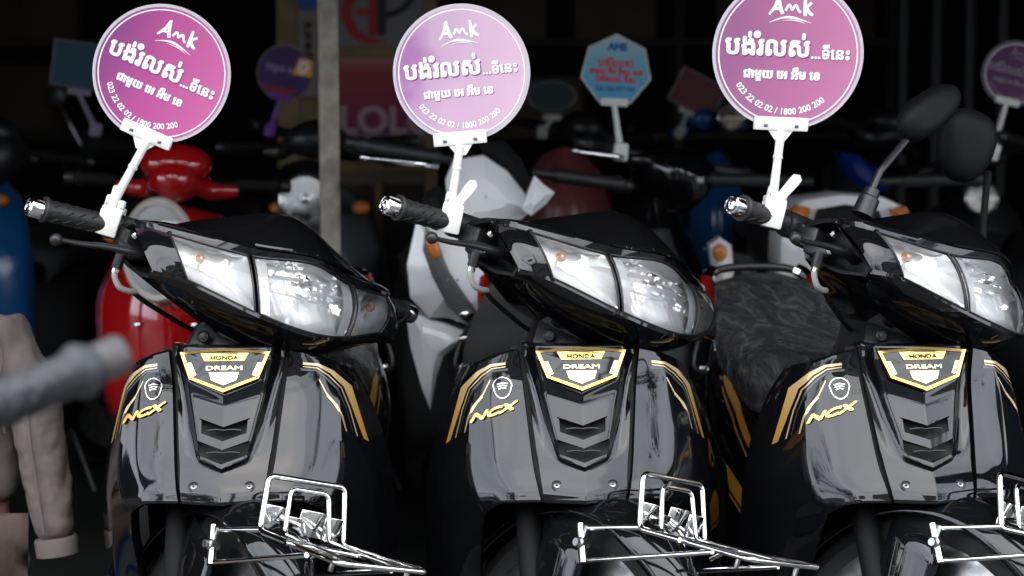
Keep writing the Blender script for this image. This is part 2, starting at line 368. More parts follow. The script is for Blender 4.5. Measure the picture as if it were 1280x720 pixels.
# --- leg shield: control columns (x, y, z) from the seam to the outer edge, rows top to lip
SEAM = [(.096, .002, .785), (.090, -.008, .735), (.084, -.038, .675), (.078, -.068, .617), (.072, -.092, .585), (.068, -.1, .567)]
MID1 = [(.118, .011, .779), (.116, -.001, .733), (.112, -.031, .672), (.108, -.061, .615), (.104, -.085, .583), (.102, -.093, .566)]
MID2 = [(.140, .024, .770), (.143, .010, .729), (.141, -.020, .668), (.138, -.049, .612), (.132, -.071, .578), (.128, -.079, .561)]
CREASE = [(.158, .043, .760), (.168, .028, .724), (.174, .002, .664), (.176, -.022, .606), (.166, -.046, .562), (.152, -.055, .543)]
OUT1 = [(.172, .082, .750), (.189, .084, .715), (.204, .078, .652), (.213, .064, .590), (.212, .050, .540), (.206, .048, .505)]
OUT2 = [(.180, .11, .742), (.200, .125, .702), (.222, .135, .640), (.237, .14, .573), (.241, .14, .525), (.243, .14, .49)]
CRL = [CREASE[-1], (.157, -.030, .50), (.159, .02, .42), (.156, .05, .30)]
O1L = [OUT1[-1], (.207, .055, .47), (.206, .08, .39), (.2, .11, .28)]
O2L = [OUT2[-1], (.243, .145, .45), (.241, .155, .37), (.23, .17, .26)]
def wing_mb():
    mb = MB(); nv = 40
    A = np.array([cr(c, nv) for c in (SEAM, MID1, MID2, CREASE)]); mb.grid(cr(A, 19))
    sm = [np.concatenate([cr(c, nv), cr(l, 24)[1:]]) for c, l in ((CREASE, CRL), (OUT1, O1L), (OUT2, O2L))]
    mb.grid(cr(np.array(sm), 13))
    # folded rim along the seam and round the arch
    s = cr(SEAM, nv); e = np.array([s, s+[-.0015, .004, 0], s+[-.002, .014, 0]]); mb.grid(e)
    lip = np.concatenate([cr([c[-1] for c in (SEAM, MID1, MID2, CREASE)], 19), cr(CRL, 24)[1:]])
    t = np.gradient(lip, axis=0); e = np.array([lip, lip+[0, .001, -.004], lip+[-.003, .012, -.007], lip+[-.006, .035, -.006]]); mb.grid(e)
    o = np.concatenate([cr(OUT2, nv), cr(O2L, 24)[1:]]); mb.grid(np.array([o, o+[.002, .006, 0], o+[-.004, .012, 0], o+[-.03, .012, 0]]))
    tp = cr([c[0] for c in (SEAM, MID1, MID2, CREASE, OUT1, OUT2)], 31); mb.grid(np.array([tp, tp+[0, .004, .003], tp+[0, .014, .002], tp+[-.01, .04, -.012]]))
    return mb
wl = wing_mb(); wl_right = wing_mb(); wl_left = MB(); wl_left.v = [(-x, y, z) for x, y, z in wl_right.v]; wl_left.f = [f[::-1] for f in wl_right.f]; wl_left.m = list(wl_right.m)
# --- centre cover
_zs = [p[2] for p in SEAM][::-1]
def seam_x(z): return float(np.interp(z, _zs, [p[0] for p in SEAM][::-1]))
def seam_y(z): return float(np.interp(z, _zs, [p[1] for p in SEAM][::-1]))
_sc = cr(SEAM, 80)[::-1]
def cover_y(x, z):
    sxx = float(np.interp(z, _sc[:, 2], _sc[:, 0])); sy = float(np.interp(z, _sc[:, 2], _sc[:, 1]))
    u = abs(x)/sxx; y = sy-.016*(1-u)-.004*(1-u*u)
    hw = np.interp(z, [.60, .775], [.038, .079]); k = np.clip((hw-abs(x))/.012, 0, 1); k = k*k*(3-2*k)
    e = np.clip((z-.607-.35*abs(x))/.010, 0, 1); e = e*e*(3-2*e); t = 1-np.clip((z-.775)/.02, 0, 1)*.5
    dip = np.exp(-((abs(x)-hw-.007)/.009)**2)*.009*e*np.clip((z-.62)/.06, 0, 1)
    fz = np.clip((z-.30*abs(x)-.702)/.024, 0, 1); fz = fz*fz*(3-2*fz)
    return y-.010*k*e*t+dip-.0065*k*fz
def cover_mb():
    mb = MB(); nu, nv = 56, 110; G = np.zeros((nu+1, nv+1, 3)); Z0 = np.zeros((nu+1, nv+1))
    for i in range(nu+1):
        for j in range(nv+1):
            z0 = .793-(.793-.567)*j/nv; u = -1+2*i/nu
            cf = .30*min(1, max(0, (z0-.575)/.03))*min(1, max(0, (.793-z0)/.05)); 
            x = u*(seam_x(z0)-.0060); z = z0+cf*abs(x)-.0; G[i, j] = (x, cover_y(x, min(z, .80)), z); Z0[i, j] = z0
    def skip(i, j):
        x = abs(G[i, j, 0]+G[i+1, j, 0])/2; z = Z0[i, j]
        return (.656 < z < .677 and x < .038-(.677-z)*.2) or (.6225 < z < .6435 and x < .040-max(0, .63-z)*.5)
    mb.grid(G, skip=skip); lip = G[:, -1]; mb.grid(np.array([lip, lip+[0, .001, -.004], lip+[0, .014, -.007], lip+[0, .04, -.006]]))
    for sgn in (0, -1):
        s = G[sgn]; mb.grid(np.array([s, s+[0, .004, 0], s+[0, .014, 0]]))
    tp = G[:, 0]; mb.grid(np.array([tp, tp+[0, .003, .003], tp+[0, .02, .004], tp+[0, .06, -.002]]))
    return mb
cov = cover_mb()
# ray-casting decals onto the shield in the frame of the middle scooter
def bvh_of(mb): return BVHTree.FromPolygons([Vector(v) for v in mb.v], mb.f)
P2i = POSES[1].inverted(); c_l = P2i @ Vector(CAM_POS); ZV = bvh_of(MB().add(wl_left.v, wl_left.f).add(cov.v, cov.f))
def on_shield(px, py, off=.0008):
    d = (P2i.to_3x3() @ Vector(ray(px, py))).normalized(); h = ZV.ray_cast(c_l, d)
    if h[0] is None: h = ZV.find_nearest(c_l+d*2.95); 
    n = h[1] if h[1].dot(d) < 0 else -h[1]
    return h[0]+n*off
def decal(mb, outer, inner, off=.0008, n=26, m=5, mi=0):
    """band between two pixel polylines draped on the left wing"""
    a, b = cr(outer, n) if False else None, None
    def rs(P):
        P = np.array(P, float); s = np.concatenate([[0], np.cumsum(np.linalg.norm(np.diff(P, axis=0), axis=1))]); t = np.linspace(0, s[-1], n)
        t = np.sort(np.concatenate([t, s[1:-1]])); return np.column_stack([np.interp(t, s, P[:, 0]), np.interp(t, s, P[:, 1])])
    # same breakpoints on both sides: interpolate by control index
    O, I = np.array(outer, float), np.array(inner, float); k = len(O); tt = np.unique(np.concatenate([np.linspace(0, k-1, n), np.arange(k)]))
    o = np.column_stack([np.interp(tt, range(k), O[:, q]) for q in (0, 1)]); i_ = np.column_stack([np.interp(tt, range(k), I[:, q]) for q in (0, 1)])
    G = [[on_shield(*(o[a]*(1-f)+i_[a]*f), off) for a in range(len(tt))] for f in np.linspace(0, 1, m)]
    mb.grid(np.array([[tuple(p) for p in r] for r in G]), mi)
def zz(P): return [(540+x/3.275, 420+y/3.275) for x, y in P]
def both(fn, name, mats, parent, smooth=35):
    mb = MB(); fn(mb); mb.mirror(); return mb.build(name, mats, parent, smooth)

def build_dream():
    root = empty('scooter')
    b = {}
    wl_left.build('leg_shield', M['black'], root, 32); wl_right.build('leg_shield', M['black'], root, 32)
    cv = cov.build('front_cover', M['black'], root, 40)
    # backing behind seams and vents
    bk = MB(); bk.grid(np.array([[(u*(seam_x(z)+.012), seam_y(z)+.016, z) for z in np.linspace(.79, .56, 12)] for u in np.linspace(-1, 1, 9)])); bk.build('backing_panel', M['matte'], root)
    for z0, hwv in ((.667, .037), (.6345, .040)):
        v = MB(); pts = []
        G = [[(x, cover_y(0, .667)+.024+dy if z0 > .65 else cover_y(0, .634)+.026+dy, z0+.30*abs(x)+dz) for dy, dz in ((-.008, -.016), (.001, -.006), (.006, .004), (.001, .014))] for x in np.linspace(-hwv-.003, hwv+.003, 17)]
        v.grid(np.array(G)); vt = v.build('vent_grille', M['matte'], root)
        v = MB(); v.tube([(x, cover_y(0, z0)+.012, z0-.004+.30*abs(x)+.006*math.cos(x*70)) for x in np.linspace(-.026, .026, 13)], .0018, 8); v.build('louvre', M['blackp'], vt)
    for sx in (-.043, .043):
        s = MB(); o = V3(sx, cover_y(sx, .588)+.001, .588); n = V3(0, -.93, .37)
        s.lathe([(.0085, -.002), (.0085, .0012), (.0075, .002), (.0062, .0012), (.006, .0005)], o, n, 20, 0)
        s.lathe([(.0048, 0), (.0048, .0022), (.0035, .0032), (.001, .0026)], o, n, 16, 1)
        s.box(tuple(o+n*.0031), (.005, .0009, .0009), mi=2); s.box(tuple(o+n*.0031), (.0009, .0009, .005), mi=2)
        s.build('screw', [M['blackp'], M['steel'], M['matte']], root)
    # emblem
    a = math.radians(21); yo = cover_y(.0, .762)-.0085
    ey = V3(0, math.sin(a), math.cos(a)); nn = V3(0, -math.cos(a), math.sin(a)); O = V3(0, yo, .764)
    def E_(u, v, h): bow = -.10*u*u*0; return tuple(O+V3(u, 0, 0)+ey*v+nn*(h-.9*u*u))
    op = [(-.054, -.016), (-.0, -.038), (.054, -.016), (.0705, .027), (.0, .0315), (-.0705, .027)]
    ip = [(-.0495, -.0135), (-.0, -.0325), (.0495, -.0135), (.0640, .0235), (.0, .0275), (-.0640, .0235)]
    def dens(P, k=6):
        q = []; 
        for i in range(len(P)):
            p, r = np.array(P[i]), np.array(P[(i+1) % len(P)]); q += [tuple(p+(r-p)*t/k) for t in range(k)]
        return q
    em = MB(); em.ring(dens(op), dens(ip), E_, -.006, .0035, hi=.0025); em.build('emblem_frame', M['gold'], root, 30)
    # rope-like beading on the rim
    bd = MB(); mp = dens([((a_+c_)/2, (b_+d_)/2) for (a_, b_), (c_, d_) in zip(op, ip)], 22)
    for u, v in mp[:44]: bd.ellip(E_(u, v, .0033), (.0011, .0009, .0012), n=6, m=4)
    bd.build('emblem_beading', M['gold'], root)
    pl = MB(); D = dens(ip, 6); ce = E_(0, 0, .0002)
    pl.add([ce]+[E_(u, v, .0002) for u, v in D], [(0, i+1, (i+1) % len(D)+1) for i in range(len(D))])
    plate = pl.build('emblem_plate', M['black'], root, 60)
    for sg in (-1, 1):
        q = MB(); P = [(sg*.0485, -.012), (sg*.0435, -.0095), (sg*.052, .010), (sg*.0575, .010)]
        q.prism(P if sg < 0 else P[::-1], E_, 0, .0012); q.build('emblem_inlay', M['goldp'], plate, 0)
    q = MB(); tp = [(-.031, .012), (.031, .012), (.0375, .0245), (-.0375, .0245)]; q.prism(dens(tp, 4), E_, 0, .0022); q.build('name_plate', M['gold'], plate, 0)
    q = MB(); q.prism(dens([(0, -.0265), (.0195, -.0185), (.0235, -.006), (-.0235, -.006), (-.0195, -.0185)], 4), E_, .0, .0016); q.build('shield_badge', M['goldp'], plate, 0)
    V, F = text2d('HONDA', width=.043, bold=.0003, sx=1.35); q = MB(); flat(q, (V, F), lambda x, y, h: E_(x, y+.0140, h), .0027); q.build('lettering', M['matte'], plate, 0)
    V, F = text2d('DREAM', width=.056, bold=.00025, sx=2.0); V[:, 1] *= 1.0; q = MB(); flat(q, (V, F), lambda x, y, h: E_(x, y-.0022, h), .0012); q.build('lettering', M['goldp'], plate, 0)
    # stripes
    O1 = zz([(302, 108), (240, 116), (183, 147), (121, 210), (97, 298), (59, 440)]); I1 = zz([(302, 118), (244, 126), (196, 158), (147, 213), (117, 300), (76, 428)])
    both(lambda m: decal(m, O1, I1), 'side_stripe', M['stripe'], root)
    both(lambda m: (decal(m, zz([(302, 124), (246, 132), (201, 164), (153, 217), (124, 302), (96, 418)]), zz([(302, 128), (248, 136), (204, 168), (157, 219), (128, 303), (100, 416)]), m=2),
                    decal(m, zz([(237, 180), (208, 238), (166, 288), (148, 330), (133, 396)]), zz([(241, 181), (213, 241), (171, 292), (154, 332), (137, 396)]), m=2),
                    decal(m, zz([(208, 246), (182, 276), (160, 312)]), zz([(211, 250), (186, 279), (164, 315)]), m=2, n=10)), 'thin_stripe', M['goldf'], root)
    both(lambda m: (decal(m, zz([(312, 132), (250, 141), (212, 170), (164, 221), (136, 302), (112, 404)]), zz([(311, 142), (253, 147), (217, 176), (170, 225), (138, 303), (114, 402)]), m=3),), 'silver_stripe', M['stripes'], root)
    # round badge: teardrop rim and wing
    bg_ = MB(); cx, cy = 628.5, 483.5
    def ring_px(r1, r2, off, mi):
        n = 28; A = [(cx+math.cos(t)*r1*(1 if math.sin(t) < 0 else .92+.0), cy+math.sin(t)*r1*(1 if math.sin(t) < 0 else 1.25)) for t in np.linspace(0, 2*math.pi, n)]
        B = [(cx+(x-cx)*r2/r1, cy+(y-cy)*r2/r1) for x, y in A]; decal(bg_, A, B, off, n=n, m=2, mi=mi)
    ring_px(12.2, 11.3, .0022, 0); ring_px(11.3, .2, .0012, 1)
    for k in range(3): decal(bg_, [(cx-7+k, cy-3+k*3), (cx, cy-5+k*3), (cx+7-k, cy-4+k*3)], [(cx-6+k, cy-2.1+k*3), (cx, cy-4.1+k*3), (cx+6-k, cy-3.3+k*3)], .0024, n=8, m=2, mi=0)
    bg_.build('wing_badge', [M['chrome'], M['black']], root)
    # NCX lettering, raised
    V, F = text2d('NCX', width=60, bold=1.0, sx=1.9, shear=.3, lsp=1.0)
    q = MB(); ca, sa = math.cos(R(-17.5)), math.sin(R(-17.5)); zc = V[:, 1].mean()
    def ncx(x, y, h):
        y = (y-zc)*.95; return tuple(on_shield(618.5+x*ca+y*sa*0+y*.1, 515+x*sa-y, .0035+h*.001))
    ncx_o = flat(q, (V, F), ncx).build('model_lettering', M['gold'], root, 0); 
    sd_ = ncx_o.modifiers.new('solidify', 'SOLIDIFY'); sd_.thickness = .0018; sd_.offset = -1
    # steering head cover between shield and handlebar
    nk = MB(); 
    S_ = [[(x, y, z) for x, y in ((-w_, yb), (-w_*.9, yf), (-.3*w_, yf-.012), (.3*w_, yf-.012), (w_*.9, yf), (w_, yb), (w_, yb+.09), (-w_, yb+.09))] for z, w_, yf, yb in ((.70, .085, .02, .06), (.775, .085, .035, .06), (.80, .075, .045, .07), (.83, .062, .075, .10), (.87, .05, .10, .12))]
    nk.grid(np.array(S_).transpose(1, 0, 2), closeu=True); nk.build('steering_head_cover', M['blackp'], root, 30)
    for x, y, z in ((-.045, .028, .805), (.05, .026, .803)):
        s = MB(); s.lathe([(.010, -.004), (.010, .003), (.008, .005), (.0075, .003), (.005, .003), (.005, .006), (.002, .0065)], (x, y, z), (0, -1, .2), 16); s.build('bolt', M['blackp'] if x < 0 else M['steel'], root)
    # inner body: tunnel, floor, side covers
    tn = MB(); secs = [(.10, .08, .70, .30), (.18, .09, .68, .28), (.26, .10, .62, .26), (.34, .095, .50, .25), (.45, .10, .48, .25), (.55, .11, .60, .25)]
    tn.grid(np.array([[(-w_, y, b_), (-w_, y, t_-.05), (-w_*.7, y, t_), (w_*.7, y, t_), (w_, y, t_-.05), (w_, y, b_)] for y, w_, t_, b_ in secs]).transpose(1, 0, 2)); 
    f0 = [(-.08, .1, .30), (-.08, .1, .65), (-.056, .1, .70), (.056, .1, .70), (.08, .1, .65), (.08, .1, .30)]; tn.add(f0, [(0, 1, 2, 3, 4, 5)]); tn.build('inner_cover', M['matte'], root, 30)
    ia = MB(); ia.grid(np.array([[(x, .10-.06*(1-(x/.16)**2)-.10*f*(1-f)+.10*(1-f), .25+.33*f) for f in np.linspace(0, 1, 9)] for x in np.linspace(-.16, .16, 15)])); ia.build('inner_mudguard', M['deep'], root, 50)
    eng = MB(); eng.box((0, .48, .28), (.26, .42, .16), bev=.03); eng.lathe([(.09, -.17), (.1, -.15), (.1, .15), (.09, .17)], (0, .5, .27), (1, 0, 0), 20); eng.build('engine', M['steel'], root)
    for sg in (-1, 1):
        pg = MB(); pg.tube([(sg*.10, .45, .26), (sg*.30, .45, .26)], .011, 8, 1)
        pg.tube([(sg*.19, .45, .262), (sg*.315, .45, .262)], .018, 12); [pg.box((sg*(.205+.014*k), .45, .281), (.006, .03, .008)) for k in range(8)]
        pg.build('footrest', [M['rubber'], M['steel']], root, 30)
    # side body under the seat
    sb = MB(); K = []
    for y, wt, wb, zt, zb in ((.30, .12, .15, .60, .42), (.40, .15, .182, .63, .42), (.52, .165, .197, .665, .44), (.70, .16, .187, .70, .50), (.90, .12, .13, .74, .58), (1.08, .07, .075, .765, .66), (1.16, .03, .03, .775, .70)):
        K.append([(-wb*.8, y, zb), (-wb, y, (zt+zb)/2), (-wt, y, zt-.01), (-wt*.6, y, zt+.01), (wt*.6, y, zt+.01), (wt, y, zt-.01), (wb, y, (zt+zb)/2), (wb*.8, y, zb)])
    G = cr(np.array(K), 25); G = cr(G.transpose(1, 0, 2), 29); sb.grid(G); sbo = sb.build('side_cover', M['black'], root, 40)
    bb = bvh_of(MB().add(sb.v, sb.f))
    def sidestripe(m, P, Q):
        k = len(P); tt = np.linspace(0, k-1, 14)
        def hit(y, z):
            h = bb.ray_cast(Vector((-1, y, z)), Vector((1, 0, 0))); 
            p = h[0] if h[0] else Vector((-.13, y, z)); return tuple(p+Vector((-.0015, -.0005, 0)))
        m.grid(np.array([[hit(np.interp(t, range(k), [p[0]*(1-f)+q[0]*f for p, q in zip(P, Q)]), np.interp(t, range(k), [p[1]*(1-f)+q[1]*f for p, q in zip(P, Q)])) for t in tt] for f in (0, .5, 1)]))
    both(lambda m: (sidestripe(m, [(.60, .672), (.48, .635), (.36, .56)], [(.60, .66), (.48, .618), (.36, .545)]), sidestripe(m, [(.58, .648), (.48, .609), (.37, .54)], [(.58, .643), (.48, .604), (.37, .535)])), 'side_cover_stripe', M['stripe'], root)
    st = MB()
    for a_, b_, c_, d_ in (((-.2180, .375, .540), (-.1830, .275, .470), (-.2150, .365, .497), (-.1850, .278, .436)), ((-.2148, .363, .490), (-.1848, .276, .430), (-.2146, .361, .484), (-.1850, .275, .424))):
        st.grid(np.array([[V3(*a_)*(1-t)+V3(*b_)*t for t in np.linspace(0, 1, 6)], [V3(*c_)*(1-t)+V3(*d_)*t for t in np.linspace(0, 1, 6)]]))
    st.mirror(); st.build('lower_stripe', M['orange'], root, 0)
    lsd = MB(); lsd.grid(np.array([[(-.214+.036*t+.002*f, .385-.115*t, .56-.10*t-.16*f) for t in np.linspace(0, 1, 6)] for f in np.linspace(0, 1, 4)])); lsd.mirror(); lsd.build('lower_side_cover', M['black'], root, 40)
    # seat
    K = []
    for y, w_, zt, zs in ((.30, .06, .70, .66), (.34, .115, .722, .64), (.42, .158, .735, .628), (.55, .170, .742, .65), (.68, .168, .752, .685), (.80, .148, .778, .72), (.92, .122, .80, .765), (1.02, .10, .812, .785), (1.05, .085, .80, .785)):
        K.append([(-w_*.93, y, zs-.012), (-w_, y, zs), (-w_*.96, y, (zs*.45+zt*.55)), (-w_*.75, y, zt-.006), (-w_*.3, y, zt+.004), (w_*.3, y, zt+.004), (w_*.75, y, zt-.006), (w_*.96, y, zs*.45+zt*.55), (w_, y, zs), (w_*.93, y, zs-.012)])
    G = cr(np.array(K), 33); G = cr(G.transpose(1, 0, 2), 41); se = MB(); se.grid(G); b['seat'] = se.build('seat', M['seat'], root, 60)
    # grab rail: black loop with bright ends
    gr = MB(); gr.tube([(-.105, .80, .70), (-.12, .95, .745), (-.108, 1.06, .80), (-.06, 1.09, .822), (.06, 1.09, .822), (.108, 1.06, .80), (.12, .95, .745), (.105, .80, .70)], .009, 10, smooth=6)
    go = gr.build('grab_rail', M['blackp'], root)
    for sg in (-1, 1):
        cc = MB(); cc.tube([(sg*.121, .93, .752), (sg*.120, .985, .776), (sg*.114, 1.04, .803)], .0115, 10, smooth=4); cc.build('rail_cap', M['redref'], go)
        cc = MB(); cc.tube([(sg*.111, 1.04, .799), (sg*.104, 1.062, .810), (sg*.092, 1.077, .817)], .0145, 10, smooth=4); cc.build('rail_clip', M['chrome'], go)
    # tubular side stay with bright bolts seen beside the seat
    for sg in (-1, 1):
        t = MB(); t.tube([(sg*.13, .90, .745), (sg*.165, .86, .70), (sg*.18, .83, .645), (sg*.14, .80, .635)], .0065, 8, smooth=5); so_ = t.build('carry_handle', M['blackp'], root)
        for p in ((sg*.172, .86, .70), (sg*.172, .83, .645)):
            t = MB(); t.lathe([(.008, 0), (.008, .035), (.006, .04)], p, (-sg, 0, 0), 10); t.build('bolt', M['chrome'], so_)
    # rear wheel and guard
    rw = MB(); wheel_mb(rw, (0, .98, .28), .28, .045); rw.build('rear_wheel', [M['tyre'], M['steel']], root)
    rg = MB(); G = []
    for a_ in np.linspace(R(-10), R(120), 16):
        G.append([(x, .98+math.cos(a_)*rr, .28+math.sin(a_)*rr) for x, rr in ((-.07, .27), (-.06, .315), (0, .325), (.06, .315), (.07, .27))])
    rg.grid(np.array(G)); rg.build('rear_mudguard', M['blackp'], root, solid=.003)
    ta = MB(); ta.ellip((0, 1.17, .72), (.07, .03, .035), pw=.7); ta.build('tail_light', M['redref'], root)
    kick = MB(); kick.tube([(.08, .5, .26), (.2, .46, .02)], .009, 8); kick.box((.205, .455, .008), (.06, .04, .012)); kick.build('side_stand', M['blackp'], root)
    return root, b

def wheel_mb(mb, c, r, w_, nspoke=6):
    c = V3(*c); prof = [(r-.055, -w_*.7), (r-.03, -w_), (r-.008, -w_*.75), (r, 0), (r-.008, w_*.75), (r-.03, w_), (r-.055, w_*.7)]
    mb.lathe(prof, c, (1, 0, 0), 48, 0)
    for s in (-1, 1): mb.lathe([(r-.075, s*w_*.5), (r-.056, s*w_*.74), (r-.05, s*w_*.76)], c, (1, 0, 0), 40, 1)
    mb.lathe([(.05, -w_), (.055, -w_*.8), (.055, w_*.8), (.05, w_)], c, (1, 0, 0), 20, 1)
    for k in range(nspoke):
        a_ = 2*math.pi*k/nspoke; d = V3(0, math.cos(a_), math.sin(a_)); mb.tube([c+d*.05, c+d*(r-.06)], [.016, .011], 6, 1)

# --- everything that turns with the handlebar (steering frame)
ST = {
 'T': [(0, -.205, .945), (.096, -.179, .929), (.208, -.115, .926), (.243, -.062, .924)],
 'B': [(0, -.257, .842), (.084, -.231, .849), (.183, -.169, .867), (.230, -.142, .866)],
 'E': [(0, -.198, .957), (.098, -.170, .945), (.206, -.105, .939), (.246, -.066, .930)],
 'F': [(0, -.11, .972), (.10, -.10, .952), (.19, -.065, .940), (.240, -.035, .927)],
 'G': [(0, .05, .945), (.1, .045, .930), (.18, .03, .922), (.230, .01, .915)],
 'A': [(0, .03, .80), (.08, .02, .81), (.17, .0, .845), (.224, -.01, .862)],
 'N': [(0, -.14, .788), (.08, -.13, .795), (.165, -.105, .825), (.222, -.08, .85)],
 'Q': [(0, -.245, .826), (.086, -.222, .834), (.184, -.163, .854), (.230, -.136, .852)]}
STC = {k: np.array([(-x, y, z) for x, y, z in v[:0:-1]]+v) for k, v in ST.items()}
def rail(k, t): return cr_at(STC[k], t+3)      # t in -3..3
def lens_pt(t, v, off=0.):
    T, B = rail('T', t), rail('B', t); n = V3(0, -.85, .42); n = n/np.linalg.norm(n)
    p = T+(B-T)*v; bul = .012*4*v*(1-v); 
    tx = rail('T', t+.05)-rail('T', t-.05); n2 = np.cross(tx, B-T); n2 /= np.linalg.norm(n2); n2 = n2 if n2[1] < 0 else -n2
    return p+n2*(bul+off)
def build_steered(root, mirrors=False):
    P = dict(mw=SM)
    def bld(mb, name, m, sm=35, par=None, solid=None):
        if par: return mb.build(name, m, par, sm, solid=solid)
        return mb.build(name, m, root, sm, solid=solid, mw=SM)
    TT = np.linspace(-3, 3, 85)
    c = MB(); top = [[cr_at([rail('T', t), rail('E', t), rail('F', t), rail('G', t)], q) for q in (0, .35, .7, 1, 1.25, 1.5, 1.75, 2, 2.5, 3)] for t in TT]; c.grid(np.array(top))
    low = [[cr_at([rail('B', t), rail('Q', t), rail('N', t), rail('A', t)], q) for q in (0, .5, 1, 1.25, 1.5, 1.75, 2, 2.5, 3)] for t in TT]; c.grid(np.array(low))
    c.grid(np.array([[rail('A', t)*(1-f)+rail('G', t)*f for f in (0, .5, 1)] for t in TT]))
    for s in (-1, 1):
        c.grid(np.array([[lens_pt(s*t, v, .0) if True else 0 for v in np.linspace(0, 1, 9)] for t in np.linspace(2.0, 3, 12)]))
        # recessed flange round the lens opening
    cow = bld(c, 'handlebar_cover', M['black'], 40)
    e = MB()
    for s in (-1, 1):
        loop = [rail(k, s*3) for k in 'TEFGANQB']; ce = np.mean(loop, axis=0); ring2 = [p+(ce-p)*.13+V3(-s*.004, 0, 0) for p in loop]; ring3 = [p+(ce-p)*.25+V3(-s*.045, 0, 0) for p in loop]
        n = 8; e.add(loop+ring2+ring3, [(i, (i+1) % n, n+(i+1) % n, n+i) for i in range(n)]+[(n+i, n+(i+1) % n, 2*n+(i+1) % n, 2*n+i) for i in range(n)]+[tuple(range(2*n, 3*n))])
    bld(e, 'cover_end', M['blackp'], 25)
    # visor dome
    v = MB(); G = []
    for u in np.linspace(-1, 1, 41):
        row = []
        for w_ in np.linspace(0, 1, 17):
            x = u*.168; t = u*1.62; Ee = rail('E', t)+V3(0, .002, .001); Gg = rail('G', t)*V3(1, 1, 1)
            p = Ee*(1-w_)+Gg*w_; hgt = (1-abs(u)**2.6)**.9*math.sin(math.pi*min(1, w_*.62+.0)**.8)*.040 if w_ > 0 else 0
            fl = rail('F', t); k = 4*w_*(1-w_); p = p+(np.array([p[0], p[1], np.interp(w_, [0, .45, 1], [Ee[2], fl[2], Gg[2]])])-p)
            hgt = .034*(1-abs(u)**2.2)*np.interp(w_, [0, .12, .28, .45, .7, 1], [0, .50, .88, 1, .75, .1]); row.append(p+V3(0, 0, hgt+.002*(w_ > 0)))
        G.append(row)
    v.grid(np.array(G)); bld(v, 'visor', M['visor'], 60)
    tr = MB(); tr.tube([rail('E', t)+V3(0, -.006, .001) for t in np.linspace(-.95, .95, 30)], .0035, 6); bld(tr, 'visor_trim', M['black'])
    # lamp units
    def unit(name, t0, t1, rm, fn, base='headlight'):
        ts = np.linspace(t0, t1, 40); vs = np.linspace(0.015, .985, 25)
        r = MB(); G = []
        for i, t in enumerate(ts):
            row = []
            for j, q in enumerate(vs):
                u = (t-t0)/(t1-t0); d = fn(u, (q-.015)/.97); p = lens_pt(t, q, -.0035); row.append(p+V3(0, d, d*.10))
            G.append(row)
        r.grid(np.array(G)); ro = bld(r, name, rm, 28)
        l = MB(); l.grid(np.array([[lens_pt(t, q, -.0004) for q in np.linspace(0, 1, 17)] for t in np.linspace(t0, t1, 30)])); bld(l, 'lens', M['lens'], 60, ro)
        f = MB(); 
        loop = [lens_pt(t, .0, .0005) for t in ts]+[lens_pt(t1, q, .0005) for q in vs]+[lens_pt(t, 1., .0005) for t in ts[::-1]]+[lens_pt(t0, q, .0005) for q in vs[::-1]]
        f.tube(loop+[loop[0]], .0016, 6, caps=False); bld(f, 'gasket', M['blackp'], 40, ro)
        return ro
    def fmain(u, q):
        U, Q = 2*u-1, 2*q-1; e_ = max(0, 1-abs(U)**4)*max(0, 1-abs(Q)**4); d = .040*e_*(1-.35*(U*U+Q*Q)*.5)
        rr = math.hypot(U*1.25, Q*.95); d += .0032*e_*abs((rr*5.5) % 1-.5)*2 if rr < .9 else .0
        d += .0030*e_*abs((u*11) % 1-.5)*2*(1 if abs(U) > .45 else .3)+(.004*e_ if (q*4) % 1 > .5 else 0); return d
    ro = unit('headlight', -.965, .965, M['refl'], fmain)
    bu = MB(); bc = lens_pt(0, .5, 0)+V3(0, .050, .004); bu.lathe([(.020, .014), (.020, .0), (.012, -.004), (.010, -.022), (.006, -.028), (.001, -.030)], bc, (0, 1, .1), 18); bld(bu, 'bulb', M['chrome'], 35, ro)
    fi = MB()
    for q in (.26, .42): fi.grid(np.array([[lens_pt(t, q, -.008-.006*k)+V3(0, 0, -.001*k) for t in np.linspace(-.7, .7, 12)] for k in (0, 1, 2)]))
    for s in (-1, 1):
        fi.grid(np.array([[lens_pt(s*(.93-.16*k), q, -.004-.004*k) for q in np.linspace(.03, .97, 10)] for k in (0, 1)]))
    bld(fi, 'reflector_fin', M['refl'], 20, ro)
    for s in (-1, 1):
        def fs(u, q):
            U, Q = 2*u-1, 2*q-1; e_ = max(0, 1-abs(U)**4)*max(0, 1-abs(Q)**4)
            return .045*e_+.004*e_*(abs((u*5+q*2) % 1-.5)*2)
        a_, b_ = (1.035, 1.985) if s > 0 else (-1.985, -1.035)
        io = unit('indicator', a_, b_, M['refl2'], fs)
        bu = MB(); bc = lens_pt(s*1.58, .45, 0)+V3(0, .026, 0); bu.ellip(bc, (.0065, .010, .0085), n=14, m=10); bld(bu, 'bulb', M['bulba'], 60, io)
    # handlebar, grips
    for s in (-1, 1):
        i0, tip = V3(s*.15, .028, .912), V3(s*.373, .037, .903); d = (tip-i0)/np.linalg.norm(tip-i0)
        hb = MB(); hb.tube([V3(0, .05, .92), V3(s*.10, .03, .914), i0, tip-d*.03], .011, 10); bld(hb, 'handlebar_tube', M['steel'])
        g = MB(); L = .100; o = tip-d*.022-d*L
        prof = [(.020, -.030), (.0215, -.026), (.0205, -.020), (.0215, -.014), (.0205, -.008), (.0175, -.003), (.0168, .0), (.0165, L*.5), (.0168, L-.006), (.0205, L-.005), (.0210, L-.001), (.0190, L+.001)]
        g.lathe(prof, o, d, 28); go = bld(g, 'grip', M['rubber'], 30)
